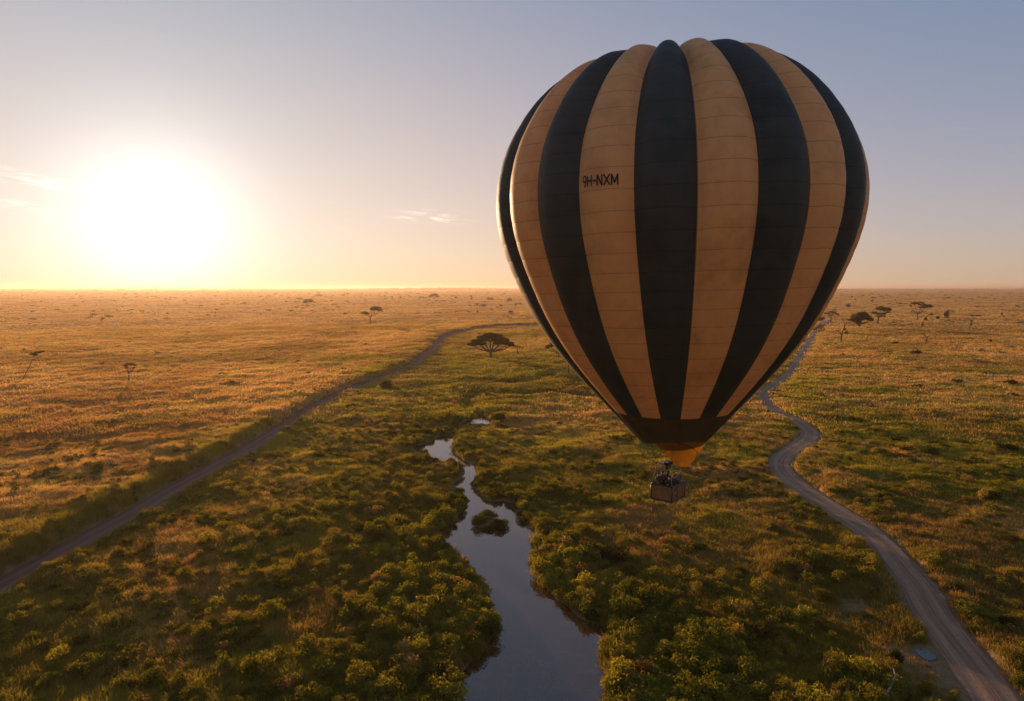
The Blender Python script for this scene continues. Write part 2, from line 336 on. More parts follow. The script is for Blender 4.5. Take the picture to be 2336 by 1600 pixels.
c = mixc(t, lf, gold, green); c = mixc(t, bare_a, c, bare); t.links.new(c, p.inputs['Base Color'])
bn = N(t, 'ShaderNodeBump'); bn.inputs['Strength'].default_value = 0.9; bn.inputs['Distance'].default_value = 0.35
t.links.new(math_n(t, 'ADD', n2, math_n(t, 'MULTIPLY', n4, 0.35)), bn.inputs['Height']); t.links.new(bn.outputs[0], p.inputs['Normal'])

# ------------------------------------------------------------------ the plain: one sheet to the horizon
fine = np.radians(np.linspace(-45, 45, 1000)); coarse = np.radians(np.linspace(45, 315, 90))[1:-1]
azs = np.concatenate([fine, coarse])
rad = np.concatenate([[2, 8, 16, 24, 32, 38], np.geomspace(43, 420, 900), np.geomspace(424, 2600, 330), np.geomspace(2650, 32000, 70)])
A, R_ = np.meshgrid(azs, rad); X = R_ * np.sin(A); Y = R_ * np.cos(A)
Z, inf = terrain(X.ravel(), Y.ravel()); Z = Z.reshape(X.shape)
lush, shrub, _ = zones(X.ravel(), Y.ravel()); bareA = info_bare(X.ravel(), Y.ravel())
dl, sl, dr, wd = inf['dl'], inf['sl'], inf['dr'], inf['wd']
lush = np.clip(lush + 0.5 * np.exp(-np.maximum(wd, 0) / 5.0), 0, 1) * sstep(R_.ravel(), 1400, 500)
bareA = np.clip(np.maximum(bareA, 0.9 * np.exp(-(np.minimum(dl, dr) / 2.9) ** 4)), 0, 1) * sstep(R_.ravel(), 900, 500)
bareA = np.maximum(bareA, sstep(wd, 0.6, -0.3))
nr, na = X.shape
idx = np.arange(nr * na).reshape(nr, na); nx = np.roll(idx, -1, axis=1)
F = np.stack([idx[:-1], nx[:-1], nx[1:], idx[1:]], -1).reshape(-1, 4)[:, ::-1]
ground = mesh_obj('ground', np.stack([X.ravel(), Y.ravel(), Z.ravel()], 1), F, M_ground, smooth_=True)
fattr(ground.data, 'lush', lush.astype(np.float32)); fattr(ground.data, 'bare', bareA.astype(np.float32))
tag(ground, 'golden and green savanna plain reaching to the horizon', kind='structure')

# ------------------------------------------------------------------ dirt roads
def road(name, P, w, label, cols, trackw):
    seg = np.linalg.norm(np.diff(P, axis=0), axis=1); s = np.concatenate([[0], np.cumsum(seg)])
    n = int(s[-1] / 0.9); ss = np.linspace(0, s[-1], n)
    Q = np.stack([np.interp(ss, s, P[:, 0]), np.interp(ss, s, P[:, 1])], 1)
    T = np.gradient(Q, axis=0); T /= np.linalg.norm(T, axis=1, keepdims=True); Nn = np.stack([T[:, 1], -T[:, 0]], 1)
    m = 13; vs = []; uu = []; vv = []
    for j in range(m):
        a = (j / (m - 1) - 0.5) * 2
        ed = (w / 2) * a * (1 + np.maximum(np.hypot(Q[:, 0], Q[:, 1]) - 120, 0) / (450 if 'left' in name else 900))
        if j in (0, m - 1): off = ed + np.sign(a) * 0.35 * fbm(ss, ss * 0 + j, 3.0, 7, 3)
        else: off = ed + 0 * ss
        x = Q[:, 0] + Nn[:, 0] * off; y = Q[:, 1] + Nn[:, 1] * off
        z0 = terrain(x, y, False)[0]
        z = z0 + 0.05 + 0.0007 * np.hypot(x, y) + 0.04 * (1 - a * a) - 0.05 * math.exp(-((abs(a) - 0.5) / 0.16) ** 2) + 0.02 * fbm(x, y, 1.0, 77, 3)
        if j in (0, m - 1): z = z - 0.10
        vs.append(np.stack([x, y, z], 1)); uu.append(off); vv.append(ss)
    V = np.stack(vs, 1).reshape(-1, 3)
    i = np.arange(n - 1)[:, None] * m + np.arange(m - 1)[None]
    Fq = np.stack([i, i + m, i + m + 1, i + 1], -1).reshape(-1, 4)[:, ::-1]
    M, t, out = mat(name + '_dirt')
    p = N(t, 'ShaderNodeBsdfPrincipled'); t.links.new(p.outputs[0], out.inputs[0]); p.inputs['Roughness'].default_value = 0.9; p.inputs['Specular IOR Level'].default_value = 0.25
    au = N(t, 'ShaderNodeAttribute', attribute_name='across').outputs['Fac']; al = N(t, 'ShaderNodeAttribute', attribute_name='along').outputs['Fac']
    cb = N(t, 'ShaderNodeCombineXYZ'); t.links.new(math_n(t, 'MULTIPLY', au, 2.2), cb.inputs[0]); t.links.new(math_n(t, 'MULTIPLY', al, 0.06), cb.inputs[1])
    st = noise(t, cb.outputs[0], 1.6, 5, 0.65, 0.4)
    ps = N(t, 'ShaderNodeNewGeometry').outputs['Position']; gr = noise(t, ps, 2.5, 5, 0.7)
    tr = math_n(t, 'ABSOLUTE', math_n(t, 'SUBTRACT', math_n(t, 'ABSOLUTE', au), trackw))
    trk = smooth(t, tr, 0.55, 0.05)
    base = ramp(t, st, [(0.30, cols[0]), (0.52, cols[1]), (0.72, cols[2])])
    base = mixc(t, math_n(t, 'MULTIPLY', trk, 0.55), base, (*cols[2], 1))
    base = mixc(t, math_n(t, 'MULTIPLY', smooth(t, gr, 0.5, 0.72), 0.45), base, (*cols[0], 1))
    t.links.new(base, p.inputs['Base Color'])
    b = N(t, 'ShaderNodeBump'); b.inputs['Strength'].default_value = 0.6; b.inputs['Distance'].default_value = 0.06
    t.links.new(math_n(t, 'ADD', st, gr), b.inputs['Height']); t.links.new(b.outputs[0], p.inputs['Normal'])
    o = mesh_obj(name, V, Fq, M, smooth_=True)
    fattr(o.data, 'across', np.stack(uu, 1).ravel().astype(np.float32)); fattr(o.data, 'along', np.stack(vv, 1).ravel().astype(np.float32))
    return tag(o, label, kind='structure')
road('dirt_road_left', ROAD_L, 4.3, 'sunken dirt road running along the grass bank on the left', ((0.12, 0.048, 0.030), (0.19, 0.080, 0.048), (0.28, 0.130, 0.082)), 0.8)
road('dirt_road_right', ROAD_R, 4.1, 'winding pale dirt road on the right', ((0.18, 0.080, 0.045), (0.32, 0.160, 0.088), (0.47, 0.255, 0.15)), 0.85)

# ------------------------------------------------------------------ water
def water(name, P, z, label, grow=1.2, murk=(0.070, 0.032, 0.012)):
    M, t, out = mat(name + '_surface')
    p = N(t, 'ShaderNodeBsdfPrincipled'); t.links.new(p.outputs[0], out.inputs[0])
    ps = N(t, 'ShaderNodeNewGeometry').outputs['Position']
    t.links.new(ramp(t, noise(t, ps, 0.5, 4, 0.6), [(0.35, murk), (0.7, tuple(c * 1.7 for c in murk))]), p.inputs['Base Color'])
    p.inputs['Roughness'].default_value = 0.05; p.inputs['IOR'].default_value = 1.33 if 'puddle' in name else 1.52; p.inputs['Specular IOR Level'].default_value = 1.0
    b = N(t, 'ShaderNodeBump'); b.inputs['Strength'].default_value = 0.10; b.inputs['Distance'].default_value = 0.05
    t.links.new(noise(t, ps, 1.8, 3, 0.5), b.inputs['Height']); t.links.new(b.outputs[0], p.inputs['Normal'])
    T = np.roll(P, -1, axis=0) - np.roll(P, 1, axis=0); T /= np.linalg.norm(T, axis=1, keepdims=True) + 1e-9
    area = 0.5 * np.sum(P[:, 0] * np.roll(P[:, 1], -1) - np.roll(P[:, 0], -1) * P[:, 1])
    Nn = np.stack([T[:, 1], -T[:, 0]], 1) * (1 if area > 0 else -1)
    Q = P + Nn * grow
    if grow > 0.5:      # a plain rectangle under the banks is cleaner than an offset outline
        lo = P.min(0) - 1.5; hi = P.max(0) + 1.5
        Q = np.array([lo, (hi[0], lo[1]), hi, (lo[0], hi[1])])
    o = mesh_obj(name, [(a, b_, z) for a, b_ in Q], [tuple(range(len(Q)))], M)
    return tag(o, label, kind='structure')
NG1, NG2, NG3, NH, NH2, ND = 110000, 130000, 110000, 52000, 30000, 10000
water('river_water', RIVER, WZ, 'still brown river water mirroring the sky')
water('pond_water', POND, WZ, 'small bright pool above the river')
pz = float(terrain(PUDDLE[:, 0], PUDDLE[:, 1], False)[0].mean())
water('puddle_water', PUDDLE, pz + 0.07, 'shallow grey puddle beside the right hand road', grow=0.0, murk=(0.06, 0.05, 0.045))

# ------------------------------------------------------------------ plant shapes
def leaf_quads(cent, nrm, size, rg, asp=0.55):
    """one folded-flat leaf quad per centre"""
    n = len(cent); nrm = nrm / (np.linalg.norm(nrm, axis=1, keepdims=True) + 1e-9)
    r = rg.normal(size=(n, 3)); u = np.cross(nrm, r); u /= np.linalg.norm(u, axis=1, keepdims=True) + 1e-9
    v = np.cross(nrm, u); s = (size * rg.uniform(0.6, 1.4, n))[:, None]
    a = cent - u * s; b = cent + v * s * asp; c = cent + u * s; d = cent - v * s * asp
    V = np.stack([a, b, c, d], 1).reshape(-1, 3); F = np.arange(4 * n).reshape(n, 4)
    return V, F
def shrub_geo(rg, n=420, lobes=7, leaf=0.11, squash=0.75, spread=0.62):
    """a bush of radius about 1: leaf clumps on several lobes, gaps between them"""
    C = []; Nn = []
    for k in range(lobes):
        a = rg.uniform(0, 2 * math.pi); q = spread * math.sqrt(rg.uniform(0, 1)); lr = rg.uniform(0.28, 0.55)
        c = np.array([q * math.cos(a), q * math.sin(a), squash * (rg.uniform(0.35, 0.95) * (1 - 0.5 * q))])
        m = n // lobes; d = rg.normal(size=(m, 3)); d[:, 2] = np.abs(d[:, 2]) * 1.1 - 0.35; d /= np.linalg.norm(d, axis=1, keepdims=True)
        C.append(c + d * lr * rg.uniform(0.65, 1.08, (m, 1)) * np.array([1, 1, 0.9])); Nn.append(d + rg.normal(size=(m, 3)) * 0.7)
    m = n // 4; d = rg.normal(size=(m, 3)); d[:, 2] = np.abs(d[:, 2]); d /= np.linalg.norm(d, axis=1, keepdims=True)
    C.append(d * np.array([0.8, 0.8, 0.45]) * rg.uniform(0.3, 1, (m, 1))); Nn.append(d + rg.normal(size=(m, 3)) * 0.8)
    C = np.vstack(C); C[:, 2] = np.maximum(C[:, 2], 0.02)
    return leaf_quads(C, np.vstack(Nn), leaf, rg)
def tuft_geo(rg, n, spread, h, w, lean=0.35):
    """bent triangular blades standing in a patch"""
    a = rg.uniform(0, 2 * math.pi, n); q = spread * np.sqrt(rg.uniform(0, 1, n)); x = q * np.cos(a); y = q * np.sin(a)
    hh = h * rg.uniform(0.5, 1.15, n) * (1 - 0.35 * (q / spread) ** 2); b = rg.uniform(0, 2 * math.pi, n)
    lx = np.cos(a) * 0.5 + rg.normal(size=n) * 0.5; ly = np.sin(a) * 0.5 + rg.normal(size=n) * 0.5
    ww = w * rg.uniform(0.6, 1.3, n)
    p0 = np.stack([x - np.cos(b) * ww, y - np.sin(b) * ww, np.full(n, -0.05)], 1); p1 = np.stack([x + np.cos(b) * ww, y + np.sin(b) * ww, np.full(n, -0.05)], 1)
    m0 = np.stack([x - np.cos(b) * ww * 0.7 + lx * hh * lean * 0.4, y - np.sin(b) * ww * 0.7 + ly * hh * lean * 0.4, hh * 0.6], 1)
    m1 = np.stack([x + np.cos(b) * ww * 0.7 + lx * hh * lean * 0.4, y + np.sin(b) * ww * 0.7 + ly * hh * lean * 0.4, hh * 0.6], 1)
    tip = np.stack([x + lx * hh * lean * 1.3, y + ly * hh * lean * 1.3, hh], 1); tp2 = tip + np.stack([np.cos(b) * ww * 0.2, np.sin(b) * ww * 0.2, 0 * b], 1)
    V = np.stack([p0, p1, m1, m0, tp2, tip], 1).reshape(-1, 3); k = np.arange(n)[:, None] * 6
    return V, np.vstack([k + np.array([[0, 1, 2, 3]]), k + np.array([[3, 2, 4, 5]])])

# ------------------------------------------------------------------ scatter: ONE object holding its plant shapes and its points
def scatter(name, label, variants, xyz, rot, scl, tint, material):
    K = len(variants); vs = []; fs = []; kind = []; off = 0
    for i, (V, F) in enumerate(variants):
        vs.append(V); fs.append(F + off); kind.append(np.full(len(V), i)); off += len(V)
    n = len(xyz); vs.append(xyz); kind.append(100 + np.arange(n) % K)
    V = np.vstack(vs); F = np.vstack(fs); kind = np.concatenate(kind).astype(np.int32)
    o = mesh_obj(name, V, F, material); me = o.data
    pad = lambda a: np.concatenate([np.zeros((off, a.shape[1])), a]).astype(np.float32)
    fattr(me, 'sort', kind, 'INT'); fattr(me, 'rot', pad(rot), 'FLOAT_VECTOR'); fattr(me, 'scl', pad(scl), 'FLOAT_VECTOR')
    fattr(me, 'tint', pad(tint), 'FLOAT_VECTOR')
    g = bpy.data.node_groups.new(name + '_nodes', 'GeometryNodeTree')
    g.interface.new_socket('Geometry', in_out='INPUT', socket_type='NodeSocketGeometry'); g.interface.new_socket('Geometry', in_out='OUTPUT', socket_type='NodeSocketGeometry')
    gi = g.nodes.new('NodeGroupInput'); go = g.nodes.new('NodeGroupOutput'); jn = g.nodes.new('GeometryNodeJoinGeometry')
    def attr(nm, ty):
        q = g.nodes.new('GeometryNodeInputNamedAttribute'); q.data_type = ty; q.inputs[0].default_value = nm; return q.outputs[0]
    srt = attr('sort', 'INT'); ra = attr('rot', 'FLOAT_VECTOR'); sa = attr('scl', 'FLOAT_VECTOR')
    def sel(val):
        c = g.nodes.new('FunctionNodeCompare'); c.data_type = 'INT'; c.operation = 'EQUAL'
        g.links.new(srt, c.inputs[2]); c.inputs[3].default_value = val; return c.outputs[0]
    for i in range(K):
        s1 = g.nodes.new('GeometryNodeSeparateGeometry'); s1.domain = 'POINT'; g.links.new(gi.outputs[0], s1.inputs[0]); g.links.new(sel(i), s1.inputs[1])
        s2 = g.nodes.new('GeometryNodeSeparateGeometry'); s2.domain = 'POINT'; g.links.new(gi.outputs[0], s2.inputs[0]); g.links.new(sel(100 + i), s2.inputs[1])
        ip = g.nodes.new('GeometryNodeInstanceOnPoints'); g.links.new(s2.outputs[0], ip.inputs['Points']); g.links.new(s1.outputs[0], ip.inputs['Instance'])
        er = g.nodes.new('FunctionNodeEulerToRotation'); g.links.new(ra, er.inputs[0]); g.links.new(er.outputs[0], ip.inputs['Rotation']); g.links.new(sa, ip.inputs['Scale'])
        g.links.new(ip.outputs[0], jn.inputs[0])
    g.links.new(jn.outputs[0], go.inputs[0])
    md = o.modifiers.new('scatter', 'NODES'); md.node_group = g
    return tag(o, label, kind='stuff')
def wedge(n, r0, r1, power, rg, a=44):
    """n random places between r0 and r1 in front of the camera; density falls as r**-power"""
    k = 2 - power; u = rg.uniform(0, 1, n)
    r = (r0 ** k + u * (r1 ** k - r0 ** k)) ** (1 / k); az = np.radians(rg.uniform(-a, a, n))
    return r * np.sin(az), r * np.cos(az)
GOLD = np.array((0.60, 0.37, 0.14)); STRAW = np.array((0.74, 0.51, 0.22)); RUST = np.array((0.40, 0.215, 0.085))
GREEN = np.array((0.15, 0.145, 0.024)); LIME = np.array((0.29, 0.25, 0.038)); DARK = np.array((0.060, 0.062, 0.015)); OLIVE = np.array((0.23, 0.165, 0.045))
def mix3(a, b, f): return a[None] * (1 - f[:, None]) + b[None] * f[:, None] if a.ndim == 1 else a * (1 - f[:, None]) + b[None] * f[:, None]
def grass_tint(x, y, lush, rg):
    n = len(x); v = fbm(x, y, 9, 111, 3); v2 = fbm(x, y, 38, 113, 3)
    f = sstep(lush + 0.35 * v + 0.25 * v2 + rg.normal(0, 0.06, n), 0.12, 0.62)
    g = mix3(GOLD, STRAW, np.clip(0.4 + v * 0.9, 0, 1)); g = mix3(g, RUST, np.clip(0.25 + v2 * 1.1 - 0.2 * v, 0, 0.75))
    gr = mix3(GREEN * 1.35, LIME * 1.35, np.clip(0.4 + v * 1.3, 0, 1)); gr = mix3(gr, OLIVE, np.clip(0.25 + v2, 0, 0.7))
    c = g * (1 - f[:, None]) + gr * f[:, None]
    return c * rg.uniform(0.87, 1.13, (n, 1))
M_blade = leafy('grass_blade', 'tint', 0.55, (1.35, 1.05, 0.55), 0.3)
M_leaf_t = leafy('shrub_leaf', 'tint', 0.42, (1.7, 1.35, 0.35), 0.4)
rg = np.random.default_rng(21)
def place(n, r0, r1, power, keep, seed, a=44):
    rg = np.random.default_rng(seed); x, y = wedge(n, r0, r1, power, rg, a)
    z, inf = terrain(x, y); lu, sh, _ = zones(x, y); ba = info_bare(x, y)
    k = keep(x, y, inf, lu, sh, ba, rg)
    nearb = (y > 84) & (y < 200) & (inf['wd'] < 9)          # low open shores where the creek and the pool come through
    k = k & ~(nearb & ((water_sd(x, y + 2.2) < 0.2) | (water_sd(x, y + 4.5) < 0) | (water_sd(x, y + 1.0) < 0.2)) & (rg.uniform(0, 1, len(x)) < 0.93))
    return x[k], y[k], z[k], lu[k], sh[k], ba[k], {q: w_[k] for q, w_ in inf.items()}, rg
def ok_grass(x, y, inf, lu, sh, ba, rg):
    r = np.hypot(x, y)
    return (inf['pd'] > 1.15) & (inf['dl'] > 2.55 + r / 500 - 0.3 * rg.uniform(0, 1, len(x))) & (inf['dr'] > 2.3 + r / 500) & (inf['wd'] > 0.5) & (rg.uniform(0, 1, len(x)) > ba * 0.93) & (r > 40)
def xf(x, y, z, rg, s, sz=None, tilt=0.12):
    n = len(x); rot = np.stack([rg.normal(0, tilt, n), rg.normal(0, tilt, n), rg.uniform(0, 6.283, n)], 1)
    scl = np.stack([s, s, s if sz is None else sz], 1)
    return np.stack([x, y, z], 1), rot, scl
# near grass
x, y, z, lu, sh, ba, inf, rg = place(NG1, 42, 175, 1.0, ok_grass, 31)
s = rg.uniform(0.7, 1.25, len(x)) * (1 + 0.5 * np.maximum(fbm(x, y, 6, 131, 2), 0)) * (1 - 0.5 * ba)
P3, rt, sc_ = xf(x, y, z, rg, s, s * (1 + 0.7 * np.exp(-((inf['dl'] - 4) / 2.5) ** 2) * (inf['sl'] < 0)))
scatter('grass', 'tufted grass covering the near plain', [tuft_geo(rg, 34, 0.62, 0.55, 0.022) for _ in range(5)], P3, rt, sc_, grass_tint(x, y, lu + 0.35 * np.exp(-((inf['dl'] - 2) / 4.0) ** 2), rg), M_blade)
# grass of the middle distance, tussocks thinning outwards
x, y, z, lu, sh, ba, inf, rg = place(NG2, 165, 620, 1.3, ok_grass, 32)
s = rg.uniform(0.8, 1.4, len(x)) * (1 + 0.5 * np.maximum(fbm(x, y, 16, 132, 2), 0))
P3, rt, sc_ = xf(x, y, z, rg, s * (0.9 + np.hypot(x, y) / 500), s)
scatter('grass', 'tufted grass of the middle distance', [tuft_geo(rg, 30, 1.15, 0.60, 0.055) for _ in range(5)], P3, rt, sc_, grass_tint(x, y, lu, rg), M_blade)
x, y, z, lu, sh, ba, inf, rg = place(NG3, 600, 7500, 1.75, ok_grass, 33)
s = rg.uniform(0.8, 1.5, len(x)) * (0.7 + np.hypot(x, y) / 1300)
P3, rt, sc_ = xf(x, y, z, rg, s * 2.2, 0.8 + 0 * s)
scatter('grass', 'far golden grass fading into the haze', [tuft_geo(rg, 26, 1.3, 0.75, 0.10) for _ in range(4)], P3, rt, sc_, grass_tint(x, y, lu * 0.7, rg), M_blade)
# low herbs and small shrubs that nobody could count
def ok_herb(x, y, inf, lu, sh, ba, rg):
    cl = fbm(x, y, 7, 141, 3); bank = np.exp(-np.maximum(inf['wd'], 0) / 4.0) * (inf['wd'] < 30)
    left = (inf['sl'] < 0) & (inf['dl'] < 40) & (inf['dl'] > 2)
    pr = np.clip(sh * 1.0 + 0.9 * cl - 0.12 + 0.8 * bank, 0, 1) * (1 - 0.9 * ba)
    return (inf['dl'] > 2.4) & (inf['dr'] > 2.5) & (inf['wd'] > 0.15) & (rg.uniform(0, 1, len(x)) < pr)
def herb_tint(x, y, rg, lu):
    n = len(x); v = fbm(x, y, 5, 151, 3); v2 = fbm(x, y, 22, 153, 3)
    c = mix3(GREEN, LIME, np.clip(0.45 + v * 1.2 + rg.normal(0, 0.15, n), 0, 1)); c = mix3(c, DARK, np.clip(0.12 - v2 + rg.normal(0, 0.1, n), 0, 0.7))
    c = mix3(c, OLIVE, np.clip(0.60 - lu + v2 * 0.5 + rg.normal(0, 0.15, n), 0, 1)); 
    br = rg.uniform(0, 1, n) < 0.05 + 0.2 * np.clip(0.5 - lu, 0, 1); c[br] = mix3(RUST * 0.8, OLIVE * 1.3, rg.uniform(0, 0.9, br.sum()))
    return c * rg.uniform(0.75, 1.25, (n, 1))
x, y, z, lu, sh, ba, inf, rg = place(NH, 44, 210, 1.15, ok_herb, 34)
s = np.clip(rg.lognormal(-0.62, 0.42, len(x)), 0.2, 1.3) * (0.7 + 0.55 * sh)
P3, rt, sc_ = xf(x, y, z - 0.06, rg, s, s * rg.uniform(0.8, 1.35, len(x)))
scatter('undergrowth', 'low green herbs and small shrubs crowding the near plain', [shrub_geo(rg, 520, 6, 0.078, 0.85) for _ in range(6)], P3, rt, sc_, herb_tint(x, y, rg, lu), M_leaf_t)
x, y, z, lu, sh, ba, inf, rg = place(NH2, 200, 620, 1.5, lambda *q: ok_herb(*q) & (q[6].uniform(0, 1, len(q[0])) < 0.5 if False else True), 35)
s = np.clip(rg.lognormal(-0.35, 0.4, len(x)), 0.3, 1.7)
P3, rt, sc_ = xf(x, y, z - 0.05, rg, s, s * 0.62)
scatter('undergrowth', 'scattered low shrubs of the middle distance', [shrub_geo(rg, 110, 4, 0.22, 0.75) for _ in range(4)], P3, rt, sc_, herb_tint(x, y, rg, lu), M_leaf_t)
# low shrubs, darkened to stand for tussock shadows, dotted over the open plain
def ok_dot(x, y, inf, lu, sh, ba, rg):
    side = np.where(inf['sl'] < 0, 0.35, 1.0)
    return (inf['dl'] > 4) & (inf['dr'] > 4) & (inf['wd'] > 3) & (rg.uniform(0, 1, len(x)) < side * np.clip(0.45 + 1.3 * fbm(x, y, 55, 161, 3), 0.05, 1))
x, y, z, lu, sh, ba, inf, rg = place(ND, 130, 6000, 1.9, ok_dot, 36)
s = np.clip(rg.lognormal(-0.1, 0.4, len(x)), 0.4, 2.4) * (0.8 + np.hypot(x, y) / 900)
P3, rt, sc_ = xf(x, y, z - 0.05, rg, s, s * rg.uniform(0.35, 0.75, len(x)), 0.05)
scatter('shadow_shrubs', 'low dark shrubs added for the tussock shadows on the open plain', [shrub_geo(rg, 150, 5, 0.2, 0.75) for _ in range(4)], P3, rt, sc_, np.clip(herb_tint(x, y, rg, lu) * 0.55, 0, 1), M_leaf_t)

# reeds and sedge standing in the shallows and on the mud of the banks
def ok_reed(x, y, inf, lu, sh, ba, rg):
    return (inf['wd'] > -0.45) & (inf['wd'] < 1.3) & (rg.uniform(0, 1, len(x)) < np.clip(0.25 + 1.6 * fbm(x, y, 4.5, 181, 2), 0, 1))
x = rng.uniform(-38, 22, 60000); y = rng.uniform(44, 150, 60000)
z, inf = terrain(x, y); k = ok_reed(x, y, inf, 0, 0, 0, rng) & ((y < 92) | (rng.uniform(0, 1, len(x)) < 0.25)); x, y, z = x[k], y[k], z[k]
s = rng.uniform(0.6, 1.2, len(x)) * np.where(y > 92, 0.5, 1.0)
P3, rt, sc_ = xf(x, y, z, rng, s, s * rng.uniform(0.8, 1.5, len(x)))
scatter('reeds', 'reeds and sedge fringing the river banks', [tuft_geo(rng, 26, 0.30, 0.85, 0.018, 0.5) for _ in range(4)], P3, rt, sc_, mix3(GREEN * 1.2, STRAW * 0.6, np.clip(0.3 + fbm(x, y, 3, 191, 2) + rng.normal(0, 0.15, len(x)), 0, 1)), M_blade)

# ------------------------------------------------------------------ single bushes, trees and snags
def ground_z(x, y):
    return float(terrain(np.array([x]), np.array([y]))[0][0])
def tube(path, radii, sides=6, cap=True):
    P = np.asarray(path, float); n = len(P); T = np.gradient(P, axis=0); T /= np.linalg.norm(T, axis=1, keepdims=True) + 1e-9
    up = np.array([0.31, 0.17, 0.93]); V = []
    for i in range(n):
        u = np.cross(T[i], up); 
        if np.linalg.norm(u) < 1e-3: u = np.cross(T[i], [1, 0, 0])
        u /= np.linalg.norm(u); v = np.cross(T[i], u)
        a = np.linspace(0, 2 * math.pi, sides, endpoint=False)
        V.append(P[i] + radii[i] * (np.cos(a)[:, None] * u + np.sin(a)[:, None] * v))
    F = []
    for i in range(n - 1):
        for k in range(sides):
            k2 = (k + 1) % sides; F.append((i * sides + k, i * sides + k2, (i + 1) * sides + k2, (i + 1) * sides + k))
    if cap: F.append(tuple(range(sides))[::-1]); F.append(tuple((n - 1) * sides + k for k in range(sides)))
    return np.vstack(V), F
class MB:
    """collects pieces into one mesh"""
    def __init__(s): s.v = []; s.f = []; s.m = []; s.n = 0
    def add(s, V, F, mi=0):
        V = np.asarray(V, float); s.v.append(V); s.f += [tuple(i + s.n for i in f) for f in F]; s.m += [mi] * len(F); s.n += len(V)
    def tube(s, path, radii, sides=6, mi=0):
        if not hasattr(radii, '__len__'): radii = [radii] * len(path)
        s.add(*tube(path, radii, sides), mi)
    def box(s, c, sz, rz=0.0, mi=0):
        x, y, z = (q / 2 for q in sz); ca, sa = math.cos(rz), math.sin(rz)
        V = [(c[0] + a * x * ca - b * y * sa, c[1] + a * x * sa + b * y * ca, c[2] + d * z) for d in (-1, 1) for b in (-1, 1) for a in (-1, 1)]
        s.add(V, [(0, 2, 3, 1), (4, 5, 7, 6), (0, 1, 5, 4), (2, 6, 7, 3), (0, 4, 6, 2), (1, 3, 7, 5)], mi)
    def build(s, name, mats, parent=None, smooth_=False):
        return mesh_obj(name, np.vstack(s.v), s.f, mats, parent, s.m, smooth_)
M_leaf_o = leafy('bush_leaf', 'object', 0.40, (1.7, 1.35, 0.35), 0.4)
M_bark = pbr('bark', (0.11, 0.080, 0.060), 0.9, 0.15, 0.35, 3.0, 0.5, 12)
M_pale = pbr('weathered_wood', (0.34, 0.29, 0.25), 0.85, 0.2, 0.3, 3.0, 0.5, 14)
rb = np.random.default_rng(55)
bush_meshes = []
for i in range(7):
    V, F = shrub_geo(rb, 2200, 12 + i % 4, 0.056, 0.95 + 0.12 * (i % 3), 0.68)
    bush_meshes.append(mesh_obj('bush', V, F, M_leaf_o)); 
protos = [o.data for o in bush_meshes]
for o in bush_meshes: bpy.data.objects.remove(o)
def bush(x, y, r, col, label, group=None, cat='bush', sq=1.0, k=None, sink=0.1):
    o = bpy.data.objects.new('bush', protos[int(rb.integers(0, 7)) if k is None else k]); COL.objects.link(o)
    o.location = (x, y, ground_z(x, y) - sink * r); o.rotation_euler = (0, 0, rb.uniform(0, 6.28))
    o.scale = (r, r * rb.uniform(0.85, 1.15), r * sq); o.color = (*col, 1)
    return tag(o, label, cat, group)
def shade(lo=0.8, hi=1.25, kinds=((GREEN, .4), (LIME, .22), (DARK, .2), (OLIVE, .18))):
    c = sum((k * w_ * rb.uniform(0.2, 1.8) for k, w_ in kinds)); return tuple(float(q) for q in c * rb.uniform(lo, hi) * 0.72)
taken = []
def wordy(r, c, rest, group):
    lum = c[0] + c[1]; red = c[0] / (c[1] + 1e-6)
    tone = 'dark green' if lum < 0.15 else ('yellow green' if red > 1.10 and lum > 0.30 else ('olive brown' if red > 1.14 else 'mid green'))
    size = 'large' if r > 1.05 else ('small' if r < 0.78 else 'middling')
    return f'{size} {tone} {rest}', group
def named_bush(u, v, rpx, col, label, sq=0.9, k=None, z=0.0):
    x, y = gp(u, v, z); m = (y * math.cos(PITCH) + H * math.sin(PITCH)) / FPX
    taken.append((x, y, rpx * m)); return bush(x, y, rpx * m, col, label, sq=sq, k=k)
DG = (0.060, 0.072, 0.016); MG = (0.10, 0.11, 0.022); YG = (0.20, 0.19, 0.035); BR = (0.22, 0.125, 0.05); DK = (0.030, 0.036, 0.012)
